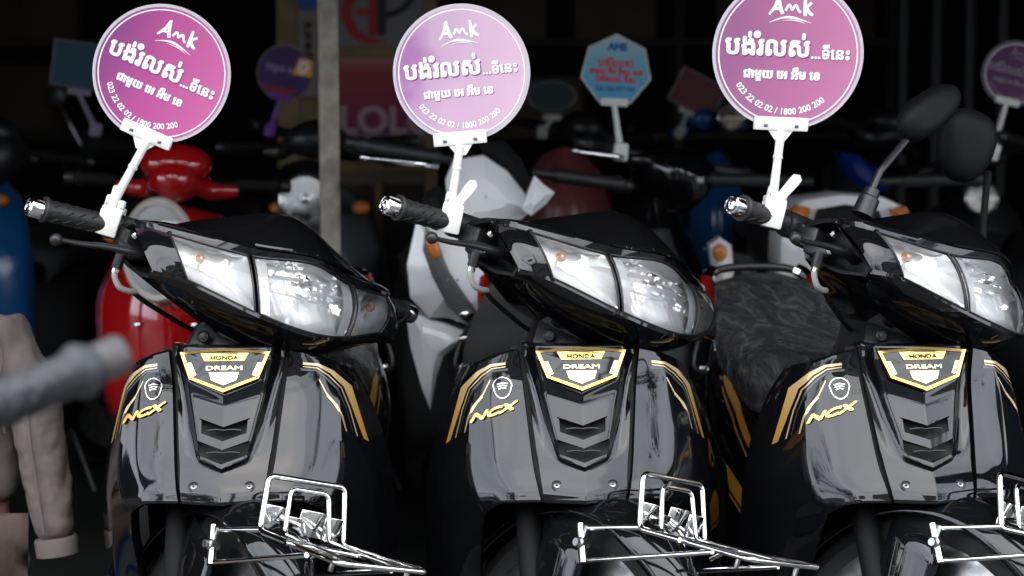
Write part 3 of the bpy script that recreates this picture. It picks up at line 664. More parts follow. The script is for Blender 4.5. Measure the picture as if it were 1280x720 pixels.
        tt = MB(); upv = V3(0, 0, 1); Bv = np.cross(d, upv); Bv /= np.linalg.norm(Bv); Nv = np.cross(Bv, d)
        for k in range(4):
            for a0 in range(8):
                for sg in (1,):
                    a1 = a0*math.pi/4+k*.2; pts = []
                    for f in np.linspace(0, 1, 4):
                        an = a1+f*.5; h = .014+k*.021+f*.011; pts.append(o+d*h+(Bv*math.cos(an)+Nv*math.sin(an))*.0163)
                    tt.tube(pts, .0017, 5)
        tr_ = tt.build('grip_tread', M['rubber'], go); 
        be = MB(); be.lathe([(.0150, 0), (.0162, .0015), (.0164, .005), (.0160, .019), (.0148, .0225), (.0120, .0240), (.0112, .0228), (.0075, .0228), (.0068, .0255), (.0035, .0262), (.0030, .0245), (.0005, .0245)], tip-d*.0215, d, 28); bld(be, 'bar_end', M['chrome'], 40)
        for k in range(4):
            pass
        # switch / lever holder
        hs = MB(); hs.box(tuple(V3(s*.205, .0, .897)), (.05, .05, .035), bev=.008); hs.box((s*.222, -.035, .880), (.032, .05, .022), bev=.006); hs.tube([V3(s*.16, .03, .912), V3(s*.25, .032, .911)], .019, 14); bld(hs, 'lever_holder', M['blackp'])
        bb = MB(); bb.lathe([(.006, 0), (.006, .006), (.004, .008)], (s*.232, -.055, .905), (0, -.6, .8), 8); bb.lathe([(.005, 0), (.005, .006)], (s*.236, -.06, .878), (0, -.8, .3), 8); bld(bb, 'lever_bolt', M['chrome'])
        if s > 0: continue
        lv = MB(); q = [V3(s*.185, -.075, .878), V3(s*.225, -.088, .882), V3(s*.28, -.088, .880), V3(s*.335, -.095, .873), V3(s*.366, -.10, .871), V3(s*.376, -.102, .870)]
        lv.tube(q, [.010, .0095, .007, .0058, .005, .005], 10, smooth=5, flat=.75); lv.ellip(q[-1], (.0095, .0095, .0095)); bld(lv, 'brake_lever', M['blackp'], 60)
        # brake hose
        hc = MB(); hc.tube([(s*.243, -.05, .872), (s*.244, -.051, .850)], .0085, 12, smooth=0); bld(hc, 'hose_boot', M['rubber'], 30)
        cb = MB(); cb.tube([(s*.244, -.05, .856), (s*.244, -.052, .838), (s*.232, -.054, .823), (s*.214, -.052, .820), (s*.200, -.049, .822)], .0048, 10, smooth=6); ho = bld(cb, 'brake_hose', M['cable'], 60)
        cb = MB(); cb.tube([(s*.206, -.050, .820), (s*.17, -.040, .808), (s*.10, -.022, .790), (s*.04, -.008, .775), (s*.02, .03, .75)], .0040, 8, smooth=6); bld(cb, 'hose_sleeve', M['blackp'], 60, ho)
        cb = MB(); cb.tube([(s*.250, -.050, .8525), (s*.238, -.050, .8525)], .0, 3); 
        fe = MB(); fe.lathe([(.0062, 0), (.0062, .006)], (s*.244, -.0512, .8485), (0, 0, -1), 12); bld(fe, 'hose_ferrule', M['chrome'], 30, ho)
    # fork, wheel, mudguard
    AX = V3(0, -.27, .28)
    fk = MB()
    for s in (-1, 1): fk.tube([(s*.052, .0, .66), (s*.056, -.10, .56), (s*.060, -.235, .33)], [.021, .021, .019], 12); fk.tube([(s*.060, -.20, .38), AX+V3(s*.062, 0, 0)], [.024, .022], 12)
    fk.box((0, .0, .66), (.13, .05, .03), bev=.01); bld(fk, 'front_fork', M['deep'])
    w_ = MB(); wheel_mb(w_, AX, .265, .034, 3); bld(w_, 'front_wheel', [M['tyre'], M['steel']])
    fd = MB(); G = []
    for a_ in np.linspace(R(-2), R(142), 40):
        f = (a_-R(-2))/R(144); wd_ = .064*min(1, .35+3.0*(1-f) if f > .7 else 1)*min(1, .5+f*3); rr = .288+.012*math.sin(f*math.pi)
        dvec = V3(0, math.cos(a_), math.sin(a_)); row = []
        for u in np.linspace(-1, 1, 15):
            an = u*1.25; row.append(AX+V3(math.sin(an)*wd_/math.sin(1.25), 0, 0)+dvec*(rr-.055*(1-math.cos(an))*1.25))
        G.append(row)
    fd.grid(np.array(G)); bld(fd, 'front_mudguard', M['black'], 60, solid=.003)
    # mudguard stay plate & fork covers
    for s in (-1, 1):
        k = MB(); k.grid(np.array([[(s*(.066+.006*math.sin(f*3.14)), -.19-.10*f-.0*g, .52-.20*g-.03*f) for f in np.linspace(0, 1, 7)] for g in np.linspace(0, 1, 7)])); bld(k, 'fork_cover', M['black'], 60, solid=.003)
    # chrome front carrier
    ck = MB(); r_ = .0042
    def T_(*p, r=r_, n=10, smooth=6): ck.tube(p, r, n, smooth=smooth)
    def seg(pts, r=r_, bend=.012):
        """polyline with rounded corners"""
        pts = [V3(*p) for p in pts]; out = [pts[0]]
        for a_, b_, c_ in zip(pts, pts[1:], pts[2:]):
            u = (a_-b_)/np.linalg.norm(a_-b_); v_ = (c_-b_)/np.linalg.norm(c_-b_); k = min(bend, np.linalg.norm(a_-b_)*.45, np.linalg.norm(c_-b_)*.45)
            for f in np.linspace(0, 1, 6): out.append((1-f)**2*(b_+u*k)+2*f*(1-f)*b_+f*f*(b_+v_*k))
        out.append(pts[-1]); ck.tube(out, r, 10)
    seg([(-.045, -.575, .560), (-.050, -.367, .545), (-.043, -.335, .624), (.101, -.325, .628), (.106, -.360, .545), (.104, -.572, .569)], .0046)
    seg([(-.012, -.575, .562), (-.012, -.376, .547), (-.005, -.345, .613), (.066, -.340, .615), (.072, -.372, .547), (.072, -.572, .566)], .0040)
    seg([(-.045, -.575, .560), (-.043, -.590, .562), (.100, -.588, .571), (.104, -.572, .569)], .0046)
    seg([(-.06, -.46, .552), (.112, -.46, .553)], .0038)
    for s, o in ((-1, 0), (1, 0)):
        seg([(s*.050+o+(.028 if s > 0 else 0), -.367, .547), (s*.066, -.269, .516)], .0045); seg([(s*.071, -.295, .471), (s*.064+(.02 if s > 0 else 0), -.53, .553)], .0040)
        seg([(s*.066, -.262, .520), (s*.072, -.298, .468)], .0070, .002)
        seg([(s*.02+.03, -.46, .553), (s*.02+.03, -.43, .53)], .003)
    rk = bld(ck, 'front_carrier', M['chrome'], 60)
    pl = MB()
    pl.box((-.022, -.352, .566), (.040, .0025, .036), bev=.001); pl.box((.048, -.348, .566), (.050, .0025, .040), bev=.001); pl.box((.084, -.350, .564), (.030, .0025, .036), bev=.001)
    pl.box((.012, -.350, .562), (.030, .002, .020), bev=.001); bld(pl, 'reflector_plate', M['chrome'], 30, rk)
    for s in (-1, 1):
        bo = MB(); bo.lathe([(.009, -.012), (.009, .004), (.006, .006), (.006, .012)], (s*.072, -.28, .495), (s, 0, 0), 12); bo.box((s*.064, -.275, .505), (.012, .012, .035), bev=.002); bld(bo, 'carrier_bolt', M['steel'], 30, rk)
    for x in (-.035, .095):
        bo = MB(); bo.box((x, -.555, .552), (.006, .006, .022), bev=.001); bld(bo, 'hook', M['steel'], 30, rk)

def build_mirrors(root):
    def bld(mb, name, m, sm=35, par=None):
        if par: return mb.build(name, m, par, sm)
        return mb.build(name, m, root, sm, mw=SM)
    if True:
        for s in (-1, 1):
            m = MB()
            if s < 0: st, to, c0, ax = V3(-.178, -.06, .952), V3(-.086, -.05, 1.127), V3(-.080, -.055, 1.152), V3(.125, -.02, .135)
            else: st, to, c0, ax = V3(.178, -.06, .952), V3(.160, -.036, 1.118), V3(.074, -.035, 1.138), V3(-.01, .0, .13)
            m.lathe([(.018, 0), (.0165, .03), (.013, .033), (.0125, .045), (.008, .047)], st, (to-st if s > 0 else V3(.18, 0, 1)), 20)
            e1 = st+(V3(.012, .0, .075) if s < 0 else (to-st)*.5)
            m.tube([st+V3(0, 0, .02), e1, e1+(to-e1)*.15, to], .0062, 10); mo = bld(m, 'mirror_stem', M['blackp'] if s < 0 else M['deep'])
            ax = ax/np.linalg.norm(ax); nrm = V3(-.35, -.90, .15) if s < 0 else V3(-.45, -.86, -.05); nrm -= ax*nrm.dot(ax); nrm /= np.linalg.norm(nrm); sd2 = np.cross(nrm, ax)
            h = MB(); n_, m_ = 32, 12; G = []
            for i in range(m_+1):
                th = math.pi/2*i/m_; row = []
                for j in range(n_):
                    ph = 2*math.pi*j/n_; cx_, sx_ = math.cos(ph), math.sin(ph); la = .070 if s < 0 else .062; lb = .033 if s < 0 else .053
                    taper = 1-.20*cx_*(-1 if s > 0 else 1)*0+.14*(-cx_ if s > 0 else cx_)*-1
                    px_ = math.copysign(abs(cx_)**.85, cx_)*la; py_ = math.copysign(abs(sx_)**.85, sx_)*lb*taper
                    k_ = math.cos(th)**.55 if i < m_ else 0; row.append(c0+ax*px_*k_+sd2*py_*k_+nrm*.030*math.sin(th))
                G.append(row)
            h.grid(np.array(G).transpose(1, 0, 2), closeu=True); h.grid(np.array([G[0], [c0+(p-c0)*.93 for p in G[0]], [c0-nrm*.004+(p-c0)*.92 for p in G[0]], [c0+(p-c0)*0-nrm*.004 for p in G[0]]]).transpose(1, 0, 2), closeu=True)
            bld(h, 'mirror_housing', M['mirr'], 50, mo)
            if s < 0:
                k = MB(); k.box(tuple(to+V3(0, -.006, .004)), (.03, .022, .035), bev=.006); bld(k, 'mirror_mount', M['blackp'], 40, mo)

groot, gb = build_dream(); steered_start = list(groot.children)
build_steered(groot)
BL = ['glossy black scooter at the left of the front row, no mirrors, before the red scooter', 'glossy black scooter in the middle of the front row, between the other two', 'glossy black scooter at the right of the front row with two black mirrors']
bikes = [groot]
for k in (1, 2): bikes.append(copy_tree(groot))
for k, o in enumerate(bikes):
    o.matrix_world = POSES[k]; tag(o, BL[k], 'scooter', 'glossy black scooters parked in the front row')
build_mirrors(bikes[2])
for o in bikes:
    pass
for ch in bikes[0].children:
    if ch.name.startswith('seat'): ch.data = ch.data.copy(); ch.data.materials[0] = M['film']
for ch in bikes[2].children:
    if ch.name.startswith('seat'): ch.data = ch.data.copy(); ch.data.materials[0] = M['film']; ch['label'] = 'seat wrapped in creased clear plastic film'

# ================================================================== THE CLIP-ON SIGNS
purple_a = ramp_mat('magenta_print', [(0, (.24, .05, .19)), (.45, (.42, .075, .25)), (1, (.52, .12, .30))], 0, -.09, .10, .28, noise=.25)
purple_glare = ramp_mat('glare_paled_lilac_print', [(0, (.36, .16, .36)), (.25, (.52, .34, .48)), (1, (.64, .43, .55))], 0, -.09, .10, .3, noise=.9)  # sky glare painted into the print as a paler lilac
purple_b = ramp_mat('worn_magenta_print', [(0, (.28, .10, .22)), (.5, (.39, .13, .26)), (1, (.48, .17, .31))], 0, -.09, .10, .32, noise=.5)
purple_shaded = ramp_mat('shaded_magenta_print', [(0, (.07, .012, .10)), (1, (.15, .02, .11))], 0, -.09, .10, .4)  # magenta print with the shop's shade mixed into its colour
KH1 = text2d('បង់រំលស់', width=1.10, bold=.013); KH2 = text2d('...ទីេនះ', width=.50, bold=.007); KH3 = text2d('ជាមួយ េអ អឹម េខ', width=1.0, bold=.009)
NUM = text2d('023 22 02 02 / 1800 200 200', width=1.36, bold=.003)
def sign_face(fn_, small=False):
    """white lettering in disc units; fn_(u, v, h)"""
    L = MB(); S = MB()
    def put(VF, u0, v0, tgt, du=0., dv=0., h=0.):
        V, F = VF; zc = 0; flat(tgt, (np.column_stack([V[:, 0]+u0+du, V[:, 1]+v0+dv]+([V[:, 2]*.3] if V.shape[1] > 2 else [])), F), fn_, h)
    for dst, du, dv, h in ((S, .016, -.02, .0), (L, 0, 0, .0004)):
        put(KH1, -.28, -.03, dst, du, dv, h); put(KH2, .56, -.05, dst, du*.6, dv*.6, h); put(KH3, -.07, -.33, dst, du*.6, dv*.6, h)
    V, F = NUM; VV = []; r0 = .80
    for p in V:
        a_ = math.radians(262)+p[0]/r0; rr = r0-p[1]; VV.append((rr*math.cos(a_), rr*math.sin(a_), p[2]*.3))
    flat(L, (np.array(VV), F), fn_, .0004)
    # brush lettering A m k and the swoosh under it
    s = [([(-.28, .50), (-.20, .62), (-.165, .74), (-.15, .74)], [.03, .045, .045, .03]), ([(-.16, .74), (-.135, .60), (-.10, .515)], [.035, .05, .045]), ([(-.24, .575), (-.12, .585)], .035),
         ([(-.065, .56), (-.035, .625), (-.01, .63), (.02, .575), (.055, .63), (.08, .625), (.105, .57), (.14, .545)], .034),
         ([(.185, .75), (.19, .62), (.195, .50)], [.035, .05, .045]), ([(.275, .68), (.215, .62), (.20, .60)], .038), ([(.21, .615), (.25, .545), (.30, .515)], [.03, .045, .035]),
         ([(-.27, .40), (-.12, .46), (.0, .475), (.14, .45), (.28, .41)], [.006, .022, .034, .022, .004]), ([(-.10, .43), (.02, .44), (.13, .425), (.20, .40)], [.004, .012, .012, .003])]
    for q, (P, w_) in enumerate(s): flat(L, stroke2d(P, w_, 5), fn_, .0005+q*.00004)
    return L, S
def build_sign(pos, stem_px, bar, disc, roll, scale, face, label, r=.1035, yaw=0., tilt=0., cat='clip-on sign', lever=True, group='round lettered signs clipped to handlebars', clip=None, writing=True, depth=None, clamp_roll=None):
    """pos: world point of the clamp; bar/disc: offsets (x, z) in metres from the clamp; roll in degrees (clockwise +)"""
    clip = clip or M['white']; root = empty('clip_on_sign', pos, (R(tilt), 0, R(yaw))); tag(root, label, cat, group)
    bx, bz = bar; dx, dz = disc; rot = Matrix.Rotation(R(roll), 3, 'Y'); cr_ = Matrix.Rotation(R(roll if clamp_roll is None else clamp_roll), 3, 'Y')
    # clamp body: C-shaped jaw round the grip
    c = MB()
    def CF(u, v, h): p = cr_ @ Vector((u, 0, v)); return (p.x, -h, p.z)
    jaw = [(math.cos(t)*.0205, math.sin(t)*.0205) for t in np.linspace(R(-150), R(150), 18)]
    prof = []
    c.box(tuple(cr_ @ Vector((0, -.019, .001))), (.034, .010, .042), rot=cr_, bev=.003); c.box(tuple(cr_ @ Vector((0, .0, .022))), (.034, .036, .010), rot=cr_, bev=.003)
    c.box(tuple(cr_ @ Vector((0, .019, .004))), (.032, .008, .034), rot=cr_, bev=.003)
    c.box(tuple(cr_ @ Vector((-.008, -.006, .034))), (.016, .016, .020), rot=cr_, bev=.004); c.box(tuple(cr_ @ Vector((.010, -.006, .032))), (.012, .016, .016), rot=cr_, bev=.004)
    co = c.build('clamp', clip, root, 30)
    for q in ((-.011, .026), (.013, .024)):
        v = MB(); p = cr_ @ Vector((q[0], -.0235 if False else -.0145, q[1]+.004)); v.lathe([(.0022, 0), (.0022, .0012)], tuple(p), (0, -1, 0), 10); v.build('rivet', M['whitedark'], co)
    # stem
    s = MB(); a0 = V3(0, -.010, .020); a1 = V3(bx, -.004, bz-.012); m_ = a0+(a1-a0)*.62
    s.tube([a0, m_], [.0078, .0064], 14); s.build('stem', clip, root, 50)
    s = MB(); s.tube([m_-(a1-a0)*.01, m_+(a1-a0)*.02, m_+(a1-a0)*.03, a1], [.0078, .0080, .0068, .0070], 14); s.build('upper_stem', clip, root, 30)
    if lever:
        l = MB(); b0 = Vector((.004, -.012, .018)); 
        poly = [(-.0065, 0), (.0065, 0), (.0085, .045), (.0075, .053), (.0, .0575), (-.0075, .053), (-.0085, .045)]; lr = cr_ @ Matrix.Rotation(R(26), 3, 'Y')
        l.prism(poly, lambda u, v, h: tuple(b0+lr @ Vector((u, -h-v*.12, v))), -.0025, .0025); l.build('thumb_lever', clip, root, 20)
    else:
        l = MB(); l.box(tuple(cr_ @ Vector((-.006, .004, .045))), (.013, .006, .030), rot=cr_, bev=.004); l.build('thumb_lever', clip, root, 30)
    # sprung bar that grips the board
    b_ = MB(); o = Vector((bx, 0, bz))
    for y, h_ in ((-.005, .0125), (.005, .0125)): b_.box(tuple(o+rot @ Vector((0, y, .0))), (.084, .0035, h_*1.55), rot=rot, bev=.0012)
    b_.box(tuple(o+rot @ Vector((0, 0, -.0095))), (.084, .012, .004), rot=rot, bev=.0015)
    b_.prism([(-.007, -.028), (.007, -.028), (.020, -.010), (-.020, -.010)], lambda u, v, h: tuple(o+rot @ Vector((u, -h, v))), -.004, .004)
    bo = b_.build('clip_bar', clip, root, 30)
    for q in (-.024, .024):
        k = MB(); k.box(tuple(o+rot @ Vector((q, -.0072, -.004))), (.006, .0015, .005), rot=rot, bev=.0004); k.build('spring', M['steel'], bo)
    # board
    o2 = Vector((dx, .0005, dz))
    def D_(u, v, h=0.): return (u*r, -h, v*r)
    bd = empty('board', tuple(o2), (0, R(roll), 0)); bd.parent = root
    n = 72; circ = [(math.cos(t), math.sin(t)) for t in np.linspace(0, 2*math.pi, n, endpoint=False)]
    m = MB(); m.prism(circ, lambda u, v, h: D_(u, v, h), -.0012, .0008); m.build('plastic_disc', M['rim'], bd, 30)
    m = MB(); m.prism([(u*.955, v*.955) for u, v in circ], D_, .0009, .0013); m.build('printed_face', face, bd, 30)
    if writing:
        m = MB(); m.ring([(u*.925, v*.925) for u, v in circ], [(u*.908, v*.908) for u, v in circ], D_, .0013, .0015); m.build('ring_line', M['letter'], bd, 0)
        L, S = sign_face(lambda u, v, h: D_(u, v, .0016+h)); L.build('lettering', M['letter'], bd, 0, weld=0); S.build('letter_shadow', M['letsh'], bd, 0, weld=0)
    return root
def grip_pt(k, x=-.26):
    w_ = POSES[k] @ SM @ Vector((x, .033, .913)); return w_
def px_m(P): return 2400/((np.array(P)-CAM_POS) @ _F)
def sign_on(k, x, bar_px, disc_px, roll, face, label, **kw):
    g = grip_pt(k, x); s = px_m(g); A_ = np.array([at(*bar_px, g.y), at(*disc_px, g.y)])-np.array(g)
    return build_sign(tuple(g), None, (A_[0][0], A_[0][2]), (A_[1][0], A_[1][2]), roll, s, face, label, **kw)
sign_on(0, -.237, (184, 167), (202, 92), 24, purple_a, 'tilted round magenta sign with white script clipped to the grip of the left scooter', r=.1095, clamp_roll=17, lever=False)
sign_on(1, -.244, (575, 172), (577, 91), -5, purple_glare, 'lilac round sign, sky glare painted into its face, with white script clipped to the grip of the middle scooter', r=.1080, clamp_roll=12)
sign_on(2, -.280, (976, 154), (985, 67), 2.5, purple_b, 'worn magenta round sign with white script clipped to the grip of the right scooter', r=.1175, clamp_roll=14)

# street trees across the road and along the pavement (they darken the edges of the reflections)
bark = mat('bark', (.10, .075, .05), .9, noise=.4, nscale=12, bump=.5, bscale=30); leafm = mat('leaf_green', (.045, .085, .025), .6, noise=.5, nscale=4)
def tree(x, y, h, cw, label, seed):
    rg_ = np.random.default_rng(seed); root = empty('street_tree', (x, y, 0)); tag(root, label, 'tree', 'street trees outside the shop')
    t = MB(); t.tube([(0, 0, -.1), (.05, 0, h*.25), (-.03, .05, h*.5), (0, 0, h*.8)], [.17, .13, .10, .03], 10, smooth=5)
    ends = []
    for k in range(9):
        a_ = k*2.4+rg_.random(); z0 = h*(.35+.05*k); e = V3(math.cos(a_)*cw*.6, math.sin(a_)*cw*.6, z0+h*.18+rg_.random()*.5); t.tube([(0, 0, z0), e*V3(.5, .5, 1)-V3(0, 0, h*.06), e], [.06, .04, .015], 6, smooth=3); ends.append(e)
    t.build('trunk', bark, root, 50)
    c = MB(); V = []; F = []
    cl = [V3(*(rg_.normal(size=3)*V3(cw*.42, cw*.42, h*.15)))+V3(0, 0, h*.68) for _ in range(46)]
    for q in cl:
        for _ in range(85):
            p = q+rg_.normal(size=3)*.26; a_ = rg_.normal(size=3); a_ /= np.linalg.norm(a_); b_ = np.cross(a_, rg_.normal(size=3)); b_ /= np.linalg.norm(b_); s_ = .08+.07*rg_.random()
            o = len(V); V += [p-a_*s_, p+b_*s_*.45, p+a_*s_, p-b_*s_*.45]; F.append((o, o+1, o+2, o+3))
    c.add(V, F); o = c.build('crown', leafm, root, 0, weld=0); o['kind'] = 'stuff'
tree(-9.5, -8.5, 7.5, 2.6, 'leafy street tree across the road on the far left', 3)
tree(8.5, -7.5, 8.5, 3.0, 'leafy street tree across the road on the right, the taller one', 4)
# utility pole and wires
up = MB(); up.tube([(2.6, -9.5, -.1), (2.6, -9.5, 9)], [.15, .10], 12); ut = up.build('utility_pole', conc, None, 40); tag(ut, 'concrete utility pole across the road', 'utility pole')
for k in range(4):
    wv = MB(); wv.tube([(x, -9.5+.1*k, 8.6-.35*k-1.2*(1-((x-2.6)/24)**2)*0-.9*math.sin(abs(x-2.6)/24*math.pi)) for x in np.linspace(-21, 26, 25)], .015, 5); wv.build('wire', M['matte'], ut)

# ================================================================== THE OTHER SCOOTERS
def gen_scooter(name_label, px, py, z_ref, y, paint, yaw=0., steer=0., light='round', head_paint=None, lower=None, indic='amber', mirrors=False, width=1., head=1., light_r=.075, light_pos=None, grip_len=.33, hump=.16, group='scooters parked in the shop', top=.84, bar_z=.99, seatm=None, x0=None, scale=1., gripm=None, endm=None, front=True, drop=.14, hw=1., leverm=None, bodyp=None):
    p = at(px, py, y); X = p[0] if x0 is None else x0
    root = empty('scooter', (X, y, 0), (0, 0, R(yaw))); root.scale = (scale,)*3; tag(root, name_label, 'scooter', group)
    hp = head_paint or paint; lw = lower or paint
    A = Matrix.Rotation(-R(26), 4, 'X'); S_ = Matrix.Translation((0, .12, .88)) @ A @ Matrix.Rotation(R(steer), 4, 'Z') @ A.inverted() @ Matrix.Translation((0, -.12, -.88))
    def bs(mb, n, m, sm=45, par=None, solid=None): return mb.build(n, m, par or root, sm, solid=solid, mw=None if par else S_)
    # apron
    rows = [(top, .085, .035), (top-.05, .125, .01), (top-.14, .160, -.035), (top-.26, .178, -.06), (.46, .165, -.05), (.34, .125, -.01), (.27, .10, .05)]
    G = []
    for z, w_, yf in rows:
        w_ *= width; G.append([(u*w_, yf+.12*abs(u)**2.2+.02*abs(u), z-.03*u*u*(1 if z > .7 else 0)) for u in np.linspace(-1, 1, 17)])
    G = cr(np.array(G), 40); a = MB(); a.grid(G); ap = a.build('front_apron', paint, root, 60, solid=.006) if front else None
    if not front: G[:, :, 0] *= .5
    bz = MB(); bz.grid(G[8:34, 3:14]*V3(.8, 1, 1)+V3(0, -.009, -.006)); bz.build('apron_centre', lw, root, 40, solid=.004)
    sl = MB(); 
    for s in (-1, 1): sl.ellip((s*.10*width, -.012, .60), (.028, .012, .012), Matrix.Rotation(s*R(35), 3, 'Y'), 12, 8)
    sl.build('air_slot', M['matte'], root); 
    sc_ = MB(); 
    for s in (-1, 1): sc_.lathe([(.006, 0), (.006, .004), (.002, .006)], (s*.06*width, -.052, .655), (0, -1, .1), 10)
    sc_.build('apron_screws', M['chrome'], root)
    # legs, floor, rear body, seat
    bd = MB(); K = []
    for yy, w_, zt, zb in ((.10, .13, .36, .22), (.30, .15, .31, .20), (.50, .15, .32, .20), (.60, .16, .62, .24), (.80, .17, .70, .36), (1.0, .14, .74, .50), (1.16, .07, .76, .62)):
        K.append([(-w_*.8, yy, zb), (-w_, yy, (zt+zb)/2), (-w_*.85, yy, zt), (0, yy, zt+.015), (w_*.85, yy, zt), (w_, yy, (zt+zb)/2), (w_*.8, yy, zb)])
    G2 = cr(cr(np.array(K), 26).transpose(1, 0, 2), 25); bd.grid(G2); bd.build('rear_body', bodyp or paint, root, 50)
    K = []
    for yy, w_, zt in ((.50, .06, .70), (.54, .11, .745), (.70, .14, .765), (.90, .135, .785), (1.08, .10, .805), (1.14, .05, .80)):
        K.append([(-w_, yy, zt-.06), (-w_*1.02, yy, zt-.02), (-w_*.7, yy, zt), (0, yy, zt+.008), (w_*.7, yy, zt), (w_*1.02, yy, zt-.02), (w_, yy, zt-.06)])
    se = MB(); se.grid(cr(cr(np.array(K), 22).transpose(1, 0, 2), 21)); se.build('seat', seatm or M['seat'], root, 60)
    rw = MB(); wheel_mb(rw, (0, 1.0, .24), .24, .045, 5); rw.build('rear_wheel', [M['tyre'], M['steel']], root)
    # steered group
    w2 = MB(); wheel_mb(w2, (0, -.22, .24), .235, .04, 5); bs(w2, 'front_wheel', [M['tyre'], M['steel']])
    fd = MB(); fd.grid(np.array([[(math.sin(u*1.2)*.075, -.22+math.cos(t)*(.262-.05*(1-math.cos(u*1.2))), .24+math.sin(t)*(.262-.05*(1-math.cos(u*1.2)))) for u in np.linspace(-1, 1, 9)] for t in np.linspace(R(5), R(155), 20)])); bs(fd, 'front_mudguard', bodyp or paint, solid=.003)
    fk = MB(); 
    for s in (-1, 1): fk.tube([(s*.05, .08, .70), (s*.055, -.20, .26)], .018, 10)
    bs(fk, 'front_fork', M['blackp'])
    hd = MB(); K = []; e2 = .6*drop
    for x, yf, yb, zt, zb in ((-.145, .03, .07, bar_z+.0, bar_z-.03), (-.12*hw, .01, .09, bar_z+.012, bar_z-.04), (-.075*hw, -.065, .13, bar_z+.05*head, bar_z-e2), (0, -.095, .15, bar_z+.07*head, bar_z-drop), (.075*hw, -.065, .13, bar_z+.05*head, bar_z-e2), (.12*hw, .01, .09, bar_z+.012, bar_z-.04), (.145, .03, .07, bar_z+.0, bar_z-.03)):
        cz, cy = (zt+zb)/2, (yf+yb)/2; K.append([(x, cy+math.cos(t)*(yb-yf)/2*(-1), cz+math.copysign(abs(math.sin(t))**.8, math.sin(t))*(zt-zb)/2) for t in np.linspace(0, 2*math.pi, 17)])
    hd.grid(cr(np.array(K), 30)); hdo = bs(hd, 'handlebar_cover', hp, 60) if front else None
    if hump and front:
        h = MB(); h.ellip((0, -.0, bar_z+.045*head), (.085, .07, .05)); bs(h, 'meter_hood', M['visor'] if hp is M['black'] else hp, 60)
    for s in (-1, 1):
        g = MB(); d = V3(s, .12, .01); d /= np.linalg.norm(d); g.lathe([(.011, -.10), (.011, -.04), (.012, -.04), (.017, -.03), (.017, grip_len-.19), (.0215, grip_len-.183), (.0215, grip_len-.178), (.015, grip_len-.165)], V3(s*.18, .05, bar_z), d, 16); bs(g, 'grip', gripm or M['rubber']); e_ = MB(); e_.lathe([(.0115, -.168+grip_len), (.0155, -.165+grip_len), (.016, -.148+grip_len), (.013, -.143+grip_len), (.004, -.141+grip_len)], V3(s*.18, .05, bar_z), d, 16); bs(e_, 'bar_end', endm or M['blackp'])
        l = MB(); l.tube([(s*.17, .0, bar_z-.02), (s*.22, -.03, bar_z-.02), (s*.33, -.02, bar_z-.025), (s*.345, -.018, bar_z-.025)], [.009, .008, .006, .008], 8, smooth=4); l.ellip((s*.35, -.018, bar_z-.025), (.009,)*3, n=10, m=8); (bs(l, 'brake_lever', leverm) if (leverm and s < 0) else None)
        if indic:
            i_ = MB(); 
            if light == 'vee': i_.ellip((s*.115*width, -.0, top-.13), (.020, .030, .060), Matrix.Rotation(s*R(-24), 3, 'Y'), 14, 10)
            else: i_.ellip((s*.115*width, -.0, top-.07), (.028, .030, .020), None, 14, 10)
            i_.build('indicator', M['amber'] if indic == 'amber' else M['refl2'], root, 60)
        if mirrors:
            m_ = MB(); m_.tube([(s*.16, .05, bar_z), (s*.19, .03, bar_z+.12), (s*.24, .04, bar_z+.20)], .006, 8, smooth=5); mo = bs(m_, 'mirror_stem', M['steel'])
            m_ = MB(); m_.ellip((s*.26, .045, bar_z+.23), (.06, .018, .042), pw=.8); m_.build('mirror_housing', M['blackp'], mo, 60, mw=None)
    if light in ('round', 'oval'):
        lx, ly, lz = light_pos or (0, -.07, top-.02)
        k = 1.0 if light == 'round' else 1.45; stt = Matrix.Diagonal((1, 1, k, 1))
        def part(mb, n, m, par=None): 
            mb.v = [(lx+x, ly+yy, lz+z*k) for x, yy, z in mb.v]; return mb.build(n, m, par or root, 50)
        r_ = MB(); r_.lathe([(light_r*1.18, .03), (light_r*1.2, -.005), (light_r*1.12, -.018), (light_r*1.0, -.012), (light_r*.98, .0)], (0, 0, 0), (0, 1, -.12), 32); ro = part(r_, 'light_ring', M['trim'] if light == 'oval' else M['chrome'])
        r_ = MB(); r_.lathe([(light_r*.99, -.008), (light_r*.9, .006), (light_r*.72, .034), (light_r*.66, .018), (light_r*.5, .045), (light_r*.25, .055), (.001, .056)], (0, 0, 0), (0, 1, -.12), 32); part(r_, 'reflector', M['chrome'] if light == 'round' else M['refl'], ro)
        r_ = MB(); r_.lathe([(light_r*.99, -.012), (light_r*.7, -.022), (light_r*.3, -.028), (.001, -.029)], (0, 0, 0), (0, 1, -.12), 32); part(r_, 'lens', M['lens'], ro)
        r_ = MB(); r_.ellip((0, .0, 0), (light_r*.3, .012, light_r*.3)); part(r_, 'bulb_cap', M['chrome'], ro)
        r_ = MB(); r_.tube([(math.cos(t)*light_r*.66, .002, math.sin(t)*light_r*.66) for t in np.linspace(0, 2*math.pi, 30)], light_r*.085, 8); part(r_, 'inner_ring', M['matte'] if light == 'round' else M['trim'], ro)
    elif light == 'vee':
        for s in (-1, 1):
            q = MB(); pts = [(s*.045, -.085, top-.16), (s*.13, -.03, top-.05), (s*.155, .02, top-.10), (s*.125, -.02, top-.22), (s*.06, -.088, top-.25)]; c_ = np.mean(pts, axis=0)+V3(0, -.012, 0)
            q.add([c_]+pts, [(0, i+1, (i+1) % 5+1) for i in range(5)]); q.build('headlight', M['refl2'], root, 0)
    pl = MB(); pl.ellip((0, 1.16, .70), (.08, .025, .03), pw=.7); pl.build('tail_light', M['redref'], root)
